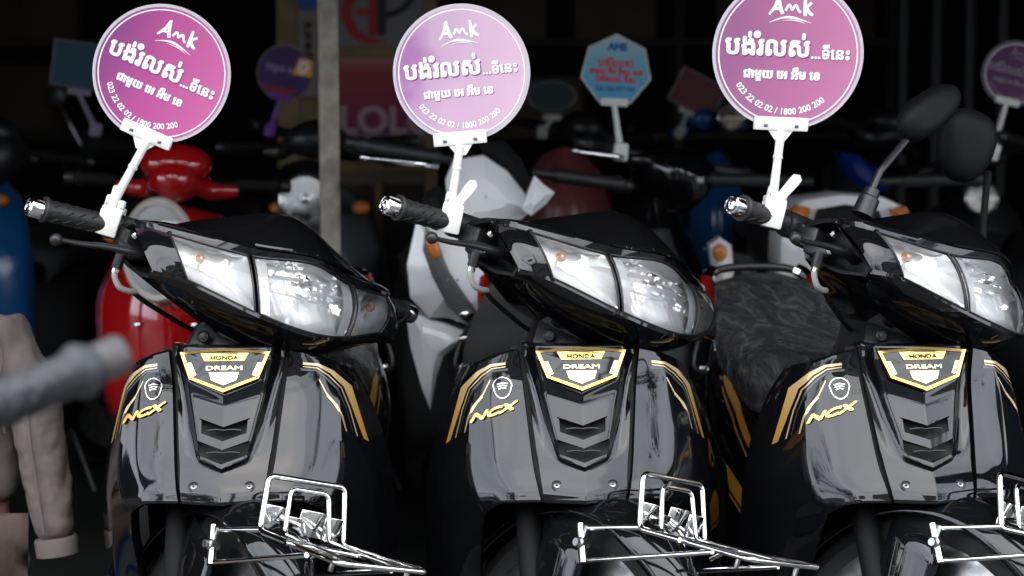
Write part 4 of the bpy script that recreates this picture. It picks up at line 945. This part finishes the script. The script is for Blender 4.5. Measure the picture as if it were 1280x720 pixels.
    st = MB(); st.tube([(.1, .55, .24), (.2, .5, .015)], .009, 8); st.build('side_stand', M['blackp'], root)
    root['_S'] = 0; del root['_S']; return root, root.matrix_basis @ S_ if False else (Matrix.Translation((X, y, 0)) @ Matrix.Rotation(R(yaw), 4, 'Z') @ Matrix.Scale(scale, 4) @ S_)

B = {}

B['red'] = gen_scooter('glossy red retro scooter with cream oval light behind the left black scooter', 212, 313, 0, 1.52, M['red'], yaw=-2, steer=6, light='oval', light_r=.072, light_pos=(-.008, -.085, .832), width=1.12, top=.93, bar_z=.985, hw=.65, drop=.05, bodyp=M['deep'], grip_len=0.23, gripm=M['deep'])
B['grey'] = gen_scooter('dull grey scooter with round chrome headlight behind the steel post', 400, 245, 0, 2.2, M['greyp'], yaw=2, light='round', light_r=.062, light_pos=(-.036, -.055, .915), width=.95, top=.96, bar_z=1.06, head_paint=M['blackp'], hump=0, drop=.04, hw=.8, steer=-4, grip_len=0.24, gripm=M['deep'])
B['white'] = gen_scooter('white sports scooter with pointed nose behind the middle black scooter', 600, 300, 0, 1.38, M['whitep'], yaw=6, steer=20, light=None, indic=None, width=1.0, top=.90, bar_z=1.03, lower=M['deep'], front=False, leverm=M['chrome'], bodyp=M['deep'])
B['dkred'] = gen_scooter('dark red scooter deep in the shop under the teal sign', 708, 235, 0, 3.7, M['dkred'], yaw=0, light=None, indic=None, head_paint=M['blackp'], width=0.95, top=1.02, bar_z=1.08, drop=.05, hw=.7, hump=0, steer=18, gripm=M['deep'], grip_len=0.26)
B['blue'] = gen_scooter('blue scooter deep in the shop with small round chrome light', 896, 235, 0, 3.9, M['blue'], yaw=-4, light='round', light_r=.042, light_pos=(.045, -.10, 1.12), indic=None, head_paint=M['blue'], width=.62, top=1.0, bar_z=1.10, drop=.03, hw=.6, hump=0, steer=-12, gripm=M['deep'], grip_len=0.26)
B['black'] = gen_scooter('black scooter with silver lever behind the seat of the right black scooter', 824, 300, 0, 1.85, M['black'], yaw=14, steer=22, light=None, indic=None, width=.95, top=.93, bar_z=1.03, lower=M['greyp'], leverm=M['chrome'], hump=0, head=0.5, hw=0.8, grip_len=0.26)
B['whiter'] = gen_scooter('white scooter with two amber indicators behind the right black scooter', 1060, 300, 0, 1.75, M['whitep'], yaw=0, light=None, indic=None, width=1.0, top=.93, bar_z=.98, head_paint=M['blackp'], hump=0, front=False, bodyp=M['deep'])
B['bluer'] = gen_scooter('bright blue and black scooter deep in the shop on the right', 1082, 215, 0, 3.3, M['blackp'], yaw=20, steer=30, light=None, indic=None, width=.6, top=1.0, bar_z=1.07, head_paint=M['blackp'], hw=.6, drop=.05, gripm=M['deep'], grip_len=0.26)
B['bluel'] = gen_scooter('blue scooter with white lower fairing at the left edge', -52, 260, 0, 2.2, M['blue'], yaw=-6, light=None, indic='amber', width=1., top=.98, bar_z=1.06, lower=M['whitep'], head_paint=M['blackp'], bodyp=M['deep'], steer=22, gripm=M['deep'], grip_len=0.26)
B['dark1'] = gen_scooter('black scooter in the dark behind the grey one, carrying the purple sign', 385, 200, 0, 3.6, M['deep'], light=None, indic=None, bar_z=1.04, top=.98, hw=.7, drop=.05, hump=0, steer=32, yaw=10, gripm=M['deep'], grip_len=0.27, head_paint=M['deep'], head=0.4)
B['dark2'] = gen_scooter('black scooter in the dark at the back left, carrying the blue board', 160, 200, 0, 3.4, M['deep'], light=None, indic=None, bar_z=1.03, top=.95, mirrors=True, hw=.7, drop=.05, hump=0, steer=-28, yaw=-12, gripm=M['deep'], grip_len=0.27)
B['dark3'] = gen_scooter('black scooter at the right edge carrying the shade-toned magenta sign', 1330, 230, 0, 2.2, M['blackp'], yaw=5, steer=28, light=None, indic=None, bar_z=1.03, hw=.7, drop=.05, gripm=M['deep'], grip_len=0.26)
B['silver'] = gen_scooter('dark grey scooter deep in the shop at the right, behind the mirrors', 1225, 250, 0, 3.0, M['blackp'], light='round', light_r=.045, indic=None, bar_z=1.0, top=.90, hw=.6, drop=.05, hump=0, steer=-25, yaw=-10, gripm=M['deep'], grip_len=0.27)

def bulged(root, P, y, depth, bulge, m, name, back=.10, par=None):
    """shaped fairing panel: outline with a bulged face and sides that run back"""
    P = np.array(P, float); n = len(P); W_ = np.array([at(px, py, y) for px, py in P]); c_ = W_.mean(0); rings = []
    s_ = np.concatenate([W_, W_[:1]]); D = np.array([s_[i]*(1-f)+s_[i+1]*f for i in range(n) for f in (0, .25, .5, .75)])
    for f, dy in ((1.0, back), (1.0, .008), (.985, .0), (.80, -bulge*.35), (.45, -bulge*.9), (.02, -bulge)): rings.append(c_+(D-c_)*f+V3(0, dy, 0))
    mb = MB(); mb.grid(np.array(rings).transpose(1, 0, 2), closeu=True); o = mb.build(name, m, None, 24); pr = par or root
    o.parent = pr; bpy.context.view_layer.update(); o.matrix_parent_inverse = pr.matrix_world.inverted(); return o
clearp = mat('dark_lamp_glass', (.10, .10, .105), .06)
r = B['white'][0]
bulged(r, [(566, 200), (604, 194), (634, 214), (655, 240), (668, 262), (650, 276), (612, 284), (574, 288), (560, 262), (556, 225)], 1.30, .1, .05, M['whitep'], 'handlebar_fairing', .14)
bulged(r, [(652, 262), (661, 236), (668, 219), (680, 231), (694, 241), (682, 256), (664, 270)], 1.25, .1, .02, M['whitep'], 'winglet', .06)
bulged(r, [(596, 178), (630, 176), (652, 200), (664, 226), (655, 246), (634, 214), (606, 196)], 1.36, .1, .02, M['deep'], 'windshield', .05)
bulged(r, [(520, 276), (545, 274), (600, 290), (640, 320), (655, 350), (628, 402), (598, 412), (560, 398), (536, 398), (512, 372), (508, 330)], 1.20, .1, .05, M['whitep'], 'front_apron', .16)
bpy.context.view_layer.update(); lp = bulged(r, [(531, 282), (546, 300), (562, 340), (584, 372), (600, 396), (588, 408), (560, 384), (540, 346), (528, 312)], 1.150, .1, .012, clearp, 'headlight', .05)
q = MB(); q.ellip(tuple(at(541, 309, 1.138)), (.014, .010, .028), Matrix.Rotation(R(-18), 3, 'Y'), 12, 10); o = q.build('indicator', M['amber'], None, 60); bpy.context.view_layer.update(); o.parent = lp; o.matrix_parent_inverse = lp.matrix_world.inverted()
q = MB(); q.ellip(tuple(at(583, 393, 1.135)), (.018, .008, .011), None, 12, 10); o = q.build('bulb', M['chrome'], None, 60); o.parent = lp; o.matrix_parent_inverse = lp.matrix_world.inverted()
bulged(r, [(506, 382), (520, 392), (556, 404), (590, 418), (572, 432), (554, 446), (546, 470), (538, 514), (526, 482), (512, 430)], 1.22, .1, .02, M['whitep'], 'lower_fairing', .10)
bulged(r, [(522, 262), (532, 240), (548, 232), (560, 250), (556, 272), (534, 274)], 1.32, .1, .02, M['deep'], 'lever_shroud', .06)
r = B['whiter'][0]
bulged(r, [(976, 300), (985, 266), (1004, 250), (1050, 243), (1104, 246), (1134, 260), (1148, 284), (1150, 340), (1140, 420), (1060, 440), (990, 430), (974, 380)], 1.66, .1, .06, M['whitep'], 'front_apron', .22)
bulged(r, [(1016, 284), (1024, 262), (1060, 256), (1100, 264), (1106, 284), (1060, 292)], 1.605, .1, .01, M['deep'], 'number_recess', .03)
for P in ([(984, 268), (996, 256), (1012, 260), (1008, 278), (992, 284)], [(1114, 262), (1130, 258), (1142, 272), (1138, 286), (1120, 278)]): bulged(r, P, 1.610, .1, .012, M['amber'], 'indicator', .03)

bulged(B['bluer'][0], [(1048, 190), (1072, 193), (1098, 212), (1112, 238), (1086, 242), (1060, 222)], 3.1, .1, .03, M['blue2'], 'fairing', .10)
r = B['black'][0]; bulged(r, [(886, 306), (900, 296), (914, 306), (918, 340), (906, 372), (892, 350)], 1.70, .1, .02, M['refl2'], 'indicator', .05)
q = MB(); q.ellip(tuple(at(900, 316, 1.675)), (.018, .010, .022), None, 12, 10); o = q.build('indicator_bulb', M['amber'], None, 60); bpy.context.view_layer.update(); o.parent = r; o.matrix_parent_inverse = r.matrix_world.inverted()
bulged(r, [(916, 316), (940, 320), (950, 352), (944, 390), (918, 388)], 1.78, .1, .03, M['greyp'], 'side_panel', .08)
worn = mat('worn_grey_grip', (.024, .026, .029), .5, noise=.5, nscale=45, bump=.3, bscale=120); wend = mat('scuffed_pale_bar_end', (.06, .052, .05), .45, noise=.3, nscale=60)
near, nm = gen_scooter('scooter in the left foreground, only its worn grey grip in view', 0, 0, 0, -1.72, M['greyp'], yaw=180, steer=42, x0=-.53, light='round', bar_z=.882, width=.75, gripm=worn, endm=wend)

gt = MB(); d_ = V3(-1, .12, .01); d_ /= np.linalg.norm(d_); o_ = V3(-.18, .05, .882); B_ = np.cross(d_, V3(0, 0, 1)); B_ /= np.linalg.norm(B_); N_ = np.cross(B_, d_)
for k in range(7):
    for a0 in range(6):
        a1 = a0*math.pi/3+k*.3; gt.tube([o_+d_*(-.02+k*.021+f*.014)+(B_*math.cos(a1+f*.7)+N_*math.sin(a1+f*.7))*.0168 for f in np.linspace(0, 1, 5)], .0013, 5)
NS = Matrix.Translation((0, .12, .88)) @ Matrix.Rotation(-R(26), 4, 'X') @ Matrix.Rotation(R(42), 4, 'Z') @ Matrix.Rotation(R(26), 4, 'X') @ Matrix.Translation((0, -.12, -.88))
gt.build('grip_tread', worn, near, 40, mw=NS)
# dim storage racks at the back of the shop
woodd = mat('dark_shelf_wood', (.040, .030, .022), .7, noise=.3, nscale=6); carton = mat('dim_carton', (.085, .062, .040), .8, noise=.3, nscale=5); helm = mat('dim_helmet_paint', (.05, .06, .09), .25)
for X, lb in ((-3.1, 'dark wooden storage rack at the back left of the shop'), (.9, 'dark wooden storage rack at the back behind the middle sign')):
    rk_ = empty('storage_rack', (X, 7.6, 0)); tag(rk_, lb, 'rack')
    for z in (.5, 1.0, 1.5, 2.0): MB().box((0, 0, z), (2.3, .45, .035), bev=.004).build('shelf', woodd, rk_, 20)
    for x in (-1.14, 0, 1.14): MB().box((x, 0, 1.1), (.045, .47, 2.2), bev=.004).build('upright', woodd, rk_, 20)
rr_ = np.random.default_rng(11)
for n_, (X, z, w_, h_) in enumerate([(-4.0, 1.52, .40, .28), (-3.45, 1.52, .34, .36), (-2.6, 1.52, .46, .24), (-3.9, 1.02, .5, .32), (-2.7, 1.02, .42, .36), (.0, 1.52, .38, .30), (.55, 1.52, .44, .22), (1.3, 1.52, .40, .34), (1.8, 1.52, .30, .26), (.2, 1.02, .4, .3)]):
    cb_ = MB().box((0, 0, h_/2), (w_, .32, h_), bev=.006).build('carton', carton, None, 20); cb_.location = (X, 7.6, z); cb_.rotation_euler = (0, 0, rr_.normal()*.08)
    tag(cb_, ['dim carton at the left end of the upper shelf, back left rack', 'tallest dim carton in the middle of the upper shelf, back left rack', 'low wide dim carton at the right end of the upper shelf, back left rack', 'wide dim carton at the left of the lower shelf, back left rack', 'dim carton at the right of the lower shelf, back left rack', 'dim carton leftmost on the upper shelf of the middle rack', 'low dim carton second from left on the upper shelf of the middle rack', 'tall dim carton third from left on the upper shelf of the middle rack', 'narrow dim carton rightmost on the upper shelf of the middle rack', 'single dim carton on the lower shelf of the middle rack'][n_], 'carton', 'cartons on the storage racks')

# ================================================================== BACKGROUND BOARDS, SIGNS, PERSON
M['rim_shaded'] = mat('shaded_clear_rim', (.13, .12, .14), .35)  # darker copy of the sign rim, shop shade put into its colour
def bg_sign(px, py, y, r, shape, roll, face, clipm, label, stem_end, group=None, cat='clip-on sign', paint=None):
    """small board on a clip stem; stem_end = pixel where the clip grips the handlebar"""
    g = at(*stem_end, y); c = at(px, py, y)-g; root = empty('clip_on_sign', tuple(g)); tag(root, label, cat, group)
    rot = Matrix.Rotation(R(roll), 3, 'Y'); o = Vector(c); dn = rot @ Vector((0, 0, -r*.93)); e = o+dn
    s = MB(); s.tube([(0, 0, 0), tuple(V3(*e)*.55), tuple(e)], [.009, .0075, .007], 10); s.build('stem', clipm, root)
    k = MB(); k.box((0, 0, 0), (.035, .04, .045), rot=rot, bev=.006); k.build('clamp', clipm, root)
    k = MB(); k.box(tuple(e+rot @ Vector((0, -.003, .006))), (r*.75, .012, .020), rot=rot, bev=.003); k.build('clip_bar', clipm, root)
    bd = empty('board', tuple(o), (0, R(roll), 0)); bd.parent = root
    m = MB(); m.prism([(u*r, v*r) for u, v in shape], lambda u, v, h: (u, -h, v), -.002, .0015); m.build('plastic_board', M['rim'] if y < 2 else M['rim_shaded'], bd, 0)
    m = MB(); m.prism([(u*r*.93, v*r*.93) for u, v in shape], lambda u, v, h: (u, -h, v), .0016, .002); m.build('printed_face', face, bd, 0)
    if paint: paint(bd, lambda u, v, h=0.: (u*r, -.0024-h, v*r))
    return root
circ40 = [(math.cos(t), math.sin(t)) for t in np.linspace(0, 2*math.pi, 40, endpoint=False)]
hept = [(math.cos(R(a_)), math.sin(R(a_))) for a_ in (92, 143, 194, 246, 297, 348, 399)]
rect = [(-1, -.75), (1, -.75), (1, .75), (-1, .75)]
skyb = ramp_mat('sky_blue_print', [(0, (.04, .32, .58)), (.6, (.16, .45, .58)), (1, (.40, .58, .62))], 2, -.10, .10, .4)
redl = mat('red_print', (.62, .05, .08), .5); bluel_ = mat('dark_blue_print', (.02, .10, .35), .5)
def p_hept(bd, fn):
    m = MB(); flat(m, text2d('បង់រំលស់', width=.95, bold=.012), lambda x, y, h: fn(x-.02, y+.10, h)); flat(m, text2d('ជាមួយ អឹម ទីនេះ អេខ', width=1.45, bold=.012), lambda x, y, h: fn(x, y-.10, h)); flat(m, text2d('បង់រំលស់ ទីនះ', width=1.1, bold=.012), lambda x, y, h: fn(x, y-.32, h)); m.build('red_lettering', redl, bd, 0, weld=0)
    m = MB(); flat(m, text2d('AMS', width=.5, bold=.02), lambda x, y, h: fn(x, y+.55, h)); m.build('blue_heading', bluel_, bd, 0, weld=0); m = MB(); flat(m, text2d('Tel: 023 977 747', width=1.1, bold=.008), lambda x, y, h: fn(x, y-.56, h)); m.build('blue_lettering', bluel_, bd, 0, weld=0)
bg_sign(770, 88, 1.75, .090, hept, 3, skyb, M['white'], 'sky blue seven sided sign with red script, between the lilac and the right magenta sign', (776, 190), paint=p_hept)
def p_small(bd, fn):
    L, S = sign_face(lambda u, v, h: fn(u, v, h)); L.build('lettering', mat('shaded_white_print', (.26, .22, .27), .5), bd, 0, weld=0)  # white print darkened in colour for the shaded interior
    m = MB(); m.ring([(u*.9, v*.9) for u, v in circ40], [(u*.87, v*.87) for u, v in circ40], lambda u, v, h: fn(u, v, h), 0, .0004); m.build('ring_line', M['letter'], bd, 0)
bg_sign(1268, 92, 2.15, .088, circ40, 14, purple_shaded, M['white'], 'magenta round sign, shade put into its print, with script at the right edge, behind the black mirrors', (1240, 190), group=None, paint=p_small)
def p_purple(bd, fn):
    m = MB(); flat(m, text2d('ជាមួយ អេខ', width=1.2, bold=.02), lambda x, y, h: fn(x-.1, y+.02, h)); m.build('lettering', mat('mauve_print', (.30, .22, .42), .5), bd, 0, weld=0)
    m = MB(); m.prism([(.30, .0), (.98, .05), (.86, .62), (.42, .62)], lambda u, v, h: fn(u, v, h), .0, .0005); m.build('orange_patch', M['orange'], bd, 0)
    m = MB(); flat(m, text2d('0', height=.45, bold=.03), lambda x, y, h: fn(x+.62, y+.12, h+.001)); m.build('digit', M['letter'], bd, 0)
    m = MB(); m.prism([(-.75, -.5), (.6, -.5), (.3, -.85), (-.4, -.85)], lambda u, v, h: fn(u, v, h), .0, .0005); m.build('red_patch', mat('wine_print', (.25, .02, .08), .5), bd, 0)
bg_sign(356, 91, 3.5, .095, circ40, 12, mat('deep_purple_print', (.045, .015, .11), .4), M['purple'], 'deep purple round sign with an orange corner and purple stem, left of the steel post', (338, 163), paint=p_purple)
bg_sign(690, 120, 3.65, .085, [(u, v*.62) for u, v in circ40], 0, M['teal'], M['whitedark'], 'dim teal oval sign above the dark red scooter', (678, 165))
bg_sign(872, 117, 3.85, .088, rect, 28, mat('dusty_pink_print', (.11, .015, .025), .5), M['whitedark'], 'tilted dusty pink rectangular sign above the blue scooter', (850, 165))
bg_sign(103, 82, 3.3, .100, rect, 8, mat('sea_blue_print', (.006, .06, .10), .5), mat('lilac_grey_clip', (.30, .24, .34), .5), 'sea blue rectangular board left of the tilted magenta sign', (120, 162))

# boards and frames on the wall behind the post
WY = 4.6
def wbox(px0, py0, px1, py1, y, dep, m, name, parent=None, bev=.004, mi=0):
    a_, b_ = at(px0, py1, y), at(px1, py0, y); mb = MB().box(((a_[0]+b_[0])/2, y+dep/2, (a_[2]+b_[2])/2), (b_[0]-a_[0], dep, b_[2]-a_[2]), bev=bev); return mb.build(name, m, parent, 20)
kiosk = empty('display_wall', tuple(at(440, 400, WY+.05)*V3(1, 1, 0))); tag(kiosk, 'ochre framed partition with posters behind the grey scooter and post', 'partition')
def kb(*a, **k): o = wbox(*a, **k); o.parent = kiosk; o.matrix_parent_inverse = Matrix.Translation(-kiosk.location); return o
kb(350, -160, 372, 430, WY, .06, ochre, 'frame_post'); kb(372, 123, 400, 430, WY+.01, .04, ochre, 'side_panel'); kb(372, -160, 400, 123, WY+.02, .03, tan_, 'side_panel')
kb(532, -160, 545, 430, WY, .06, ochre, 'frame_post'); kb(400, 58, 532, 72, WY, .06, ochre, 'frame_rail'); kb(400, 202, 532, 216, WY, .06, ochre, 'frame_rail'); kb(400, 176, 532, 202, WY+.02, .03, tan_, 'panel'); kb(400, 216, 532, 232, WY+.02, .03, tan_, 'panel')
kb(400, 232, 470, 430, WY+.03, .03, brownp, 'door_panel'); kb(470, 228, 478, 430, WY, .06, ochre, 'frame_post'); kb(478, 232, 532, 430, WY+.03, .03, brownp, 'door_panel'); kb(400, 318, 532, 326, WY, .05, tan_, 'frame_rail')
greyb = mat('grey_white_board', (.20, .20, .215), .5); redp = mat('red_poster_print', (.42, .02, .02), .5); blkp = mat('black_poster_print', (.012, .012, .014), .5)
pb = wbox(402, -70, 532, 58, WY+.015, .012, greyb, 'poster'); tag(pb, 'grey white wall board with red and black letters at the top, beside the post', 'board')
def PW(px, py, off=0.): return tuple(at(px, py, WY+.012-off))
m = MB(); V, F = stroke2d([(474, -22), (446, -12), (433, 12), (440, 36), (458, 50), (482, 52)], [4, 11, 14, 13, 9, 2], 5); m.add([PW(x, y) for x, y in V], F)
for a_, b_, w_ in (((466, -14), (466, 46), 10), ((445, 15), (466, 15), 9)): 
    V, F = stroke2d([a_, b_], w_); m.add([PW(x, y, .001+w_*.0001) for x, y in V], F)
q = m.build('red_letter', redp, None, 0, weld=0); q.parent = pb; 
m = MB(); 
for P, w_ in (([(477, -14), (477, 44)], 11), ([(480, 20), (498, 14), (512, 2), (520, -16)], 8)): V, F = stroke2d(P, w_, 4 if len(P) > 2 else 1); m.add([PW(x, y, .001+w_*.0001) for x, y in V], F)
q = m.build('black_letter', blkp, None, 0, weld=0); q.parent = pb
lolo = ramp_mat('red_to_purple_banner_print', [(0, (.10, .03, .20)), (.18, (.26, .03, .10)), (.8, (.36, .05, .05)), (1, (.45, .22, .22))], 2, float(at(0, 172, WY)[2]), float(at(0, 70, WY)[2]), .5)
lb = wbox(402, 72, 560, 176, WY+.012, .014, lolo, 'banner'); tag(lb, 'red and purple wall banner with large white letters beside the post', 'banner')
V, F = text2d('LOLO', width=118, bold=1.6); m = MB(); m.add([tuple(at(486+p[0], 166-p[1], WY+.008-p[2]*.5)) for p in V], F); q = m.build('lettering', mat('dim_pink_white_print', (.55, .36, .40), .5), None, 0, weld=0); q.parent = lb
wl_ = wbox(403, 168, 532, 175, WY+.006, .004, greyb, 'banner_border'); wl_.parent = lb
stp = wbox(373, 12, 397, 122, WY-.01, .008, mat('sticker_paper', (.26, .22, .20), .6), 'sticker_strip'); tag(stp, 'narrow paper sticker strip with red vertical writing left of the post', 'sticker')
m = MB(); 
for k in range(5): V, F = text2d('អមខយន'[k], height=9, bold=.6); m.add([tuple(at(385+p[0], 36+k*13-p[1], WY-.013)) for p in V], F)
q = m.build('lettering', redp, None, 0, weld=0); q.parent = stp
dk = wbox(372, -20, 397, 12, WY-.008, .02, bluel_, 'box_sign'); tag(dk, 'small dark blue box sign at the top of the partition', 'sign')
# ribbed shutter on the right of the back wall
sh = empty('shutter', (3.2, 6.9, 0)); tag(sh, 'dark vertical ribbed folding shutter at the back right', 'shutter')
rib = MB().box((0, 0, 1.5), (.05, .05, 3.0), bev=.01).data('rib', mat('rib_paint', (.05, .052, .05), .5), 0)
for k in range(16):
    o = bpy.data.objects.new('rib', rib); COL.objects.link(o); o.parent = sh; o.location = (-1.2+.17*k, 0, 0)

# ---------------------------------------------------------------- person on a stool at the left edge
cloth = mat('dusty_pink_khaki_cloth', (.175, .148, .136), .85, noise=.18, nscale=9, bump=.6, bscale=9); trou = mat('brown_trousers', (.14, .10, .08), .9, bump=.4, bscale=30)
skin = mat('skin', (.32, .17, .11), .5, bump=.1, bscale=80); hair = mat('black_hair', (.012, .010, .009), .5, bump=.5, bscale=60)
def skin_mesh(name, verts, edges, rad, m, parent, root_i=0, sub=2):
    me = bpy.data.meshes.new(name); me.from_pydata(verts, edges, []); o = bpy.data.objects.new(name, me); COL.objects.link(o); o.parent = parent
    md = o.modifiers.new('skin', 'SKIN'); md.use_smooth_shade = True
    for i, r_ in enumerate(rad): 
        sv = me.skin_vertices[0].data[i]; sv.radius = (r_, r_) if np.isscalar(r_) else r_; sv.use_root = (i == root_i)
    su = o.modifiers.new('subdivision', 'SUBSURF'); su.levels = sub; su.render_levels = sub; me.materials.append(m); return o
pe = empty('person', (-1.0, .38, 0)); tag(pe, 'person seated at the left edge in a dusty pink khaki long sleeved shirt, arm hanging', 'person')
def rel(P): return [(x+1.0, y-.38, z) for x, y, z in P]
# body: pelvis 0, waist 1, chest 2, neck base 3, neck 4, head 5, crown 6; arms, legs
BV = [(-1.0, .42, .36), (-1.0, .41, .50), (-1.0, .39, .68), (-1.0, .38, .80), (-1.0, .37, .86), (-1.0, .355, .94), (-1.0, .365, 1.03),
      (-.90, .375, .76), (-.835, .355, .57), (-.812, .345, .42), (-.818, .375, .395),
      (-1.12, .375, .77), (-1.20, .30, .60), (-1.10, .12, .50),
      (-.95, .37, .35), (-1.02, .10, .38), (-1.02, .12, .08), (-1.02, .0, .04),
      (-1.08, .34, .36), (-1.10, .02, .40), (-1.10, .05, .08), (-1.10, -.07, .04)]
BE = [(0, 1), (1, 2), (2, 3), (3, 4), (4, 5), (5, 6), (2, 7), (7, 8), (8, 9), (9, 10), (2, 11), (11, 12), (12, 13), (0, 14), (14, 15), (15, 16), (16, 17), (0, 18), (18, 19), (19, 20), (20, 21)]
BR = [.075, .085, .10, .06, .042, .075, .06, .045, .032, .022, .020, .045, .034, .024, .05, .038, .03, .03, .05, .038, .03, .03]
# hand tucked behind the cuff: palm and five fingers
hand = [((-.822, .41, .388), (-.822, .435, .372), (-.823, .445, .355)), ((-.813, .415, .390), (-.812, .445, .375), (-.814, .455, .355)), ((-.804, .413, .393), (-.802, .442, .380), (-.805, .452, .362)), ((-.796, .408, .397), (-.793, .430, .386), (-.796, .440, .370)), ((-.832, .385, .392), (-.838, .405, .385), (-.836, .420, .378))]
for ch in hand:
    pr = 10
    for q, p_ in enumerate(ch): BV.append(p_); BR.append((.0075, .0068, .006)[q]); BE.append((pr, len(BV)-1)); pr = len(BV)-1
skin_mesh('body', rel(BV), BE, BR, skin, pe)
hm = MB(); hm.ellip((0, -.005, .975), (.082, .095, .085)); hm.build('hair', hair, pe, 60)
fm = MB()
for s in (-1, 1): fm.ellip((s*.030, -.098, .945), (.012, .006, .006), n=10, m=8)
fm.build('eyes', M['letter'], pe, 60); fm = MB(); fm.ellip((0, -.108, .925), (.012, .016, .018), n=10, m=8); fm.build('nose', skin, pe, 60); fm = MB(); fm.ellip((0, -.098, .895), (.024, .006, .007), n=10, m=8); fm.build('mouth', mat('lips', (.25, .09, .07), .5), pe, 60)
SV = [(-1.0, .42, .44), (-1.0, .41, .54), (-.995, .39, .66), (-1.0, .385, .76), (-1.0, .38, .81), (-.905, .375, .755), (-.845, .36, .66), (-.832, .352, .56), (-.815, .35, .46), (-.806, .345, .392), (-1.10, .375, .76), (-1.20, .30, .60), (-1.11, .14, .505)]
SE = [(0, 1), (1, 2), (2, 3), (3, 4), (3, 5), (5, 6), (6, 7), (7, 8), (8, 9), (3, 10), (10, 11), (11, 12)]
SR = [(.135, .115), (.125, .11), (.125, .105), (.10, .085), .055, .062, .052, .047, .041, .038, .062, .05, .038]
shirt = skin_mesh('shirt', rel(SV), SE, SR, cloth, pe)
tx = bpy.data.textures.new('folds', 'CLOUDS'); tx.noise_scale = .045; dm = shirt.modifiers.new('folds', 'DISPLACE'); dm.texture = tx; dm.strength = .013; dm.mid_level = .5; shirt.modifiers['subdivision'].levels = shirt.modifiers['subdivision'].render_levels = 4
c = MB(); 
for z_, r_ in ((0, 0),): c.lathe([(.0345, 0), (.0372, .0005), (.0378, .028), (.0362, .032)], tuple(V3(*rel([(-.8055, .345, .374)])[0])), (-.12, .06, 1), 24)
c.build('cuff', cloth, pe, 50)
c = MB(); c.tube([V3(*p) for p in rel([(-.925, .282, .80), (-.93, .270, .70), (-.935, .276, .58), (-.935, .292, .45)])], [.010, .010, .010, .010], 8, smooth=4, flat=.35); pk = c.build('placket', cloth, pe, 50)
for z_, yv in ((.74, .268), (.66, .266), (.58, .27), (.50, .28)):
    c = MB(); c.lathe([(.005, 0), (.005, .002), (.003, .003)], tuple(V3(*rel([(-.932, yv, z_)])[0])), (0, -1, 0), 12); c.build('button', M['steel'], pk)
def seam(P, r_=.0022): c = MB(); c.tube([V3(*p) for p in rel(P)], r_, 6, smooth=4); c.build('seam', cloth, pe, 50)
seam([(-.905, .30, .80), (-.885, .305, .74), (-.892, .30, .68), (-.885, .31, .60)]); seam([(-.845, .306, .66), (-.838, .302, .58), (-.828, .304, .50), (-.820, .306, .42)])
c = MB(); c.box(tuple(V3(*rel([(-.905, .262, .655)])[0])), (.045, .006, .018), bev=.002); c.build('pocket_flap', cloth, pe, 30)
c = MB(); c.tube([V3(*p) for p in rel([(-1.05, .31, .83), (-1.0, .295, .815), (-.95, .315, .83), (-.935, .37, .84)])], .016, 8, smooth=4, flat=.6); c.build('collar', cloth, pe, 50)
TV = [(-1.0, .42, .37), (-.95, .36, .36), (-1.02, .10, .39), (-1.02, .12, .12), (-1.08, .33, .375), (-1.10, .02, .41), (-1.10, .05, .14)]
skin_mesh('trousers', rel(TV), [(0, 1), (1, 2), (2, 3), (0, 4), (4, 5), (5, 6)], [.115, .085, .065, .05, .085, .065, .05], trou, pe)
stl = empty('stool', (-1.0, .42, 0)); tag(stl, 'low plastic stool under the seated person at the left', 'stool')
c = MB(); c.box((0, 0, .255), (.28, .28, .03), bev=.01); c.build('seat', M['blue'], stl)
for sx in (-1, 1):
    for sy in (-1, 1): c = MB(); c.tube([(sx*.11, sy*.11, .25), (sx*.14, sy*.14, 0)], .016, 8); c.build('leg', M['blue'], stl)
# ---- small fixes that keep separate pieces apart: mirrored pairs become two parts each
def split_pairs():
    for o in list(bpy.data.objects):
        base = o.name.split('.')[0]
        if o.type == 'MESH' and base in ('cover_end', 'side_stripe', 'thin_stripe', 'silver_stripe', 'side_cover_stripe', 'lower_stripe', 'lower_side_cover', 'apron_screws', 'air_slot'):
            me = o.data
            for sgn in (-1, 1):
                if (me.name, sgn) not in CACHE:
                    bm = bmesh.new(); bm.from_mesh(me); bmesh.ops.delete(bm, geom=[v for v in bm.verts if v.co.x*sgn < 0], context='VERTS'); n = bpy.data.meshes.new(base); bm.to_mesh(n); bm.free()
                    for m_ in me.materials: n.materials.append(m_)
                    CACHE[(me.name, sgn)] = n
            b2 = o.copy(); COL.objects.link(b2); b2.data = CACHE[(me.name, 1)]; o.data = CACHE[(me.name, -1)]
CACHE = {}
split_pairs()
for o in bpy.data.objects:
    if o.name.startswith('apron_screws'): o.name = 'apron_screw'
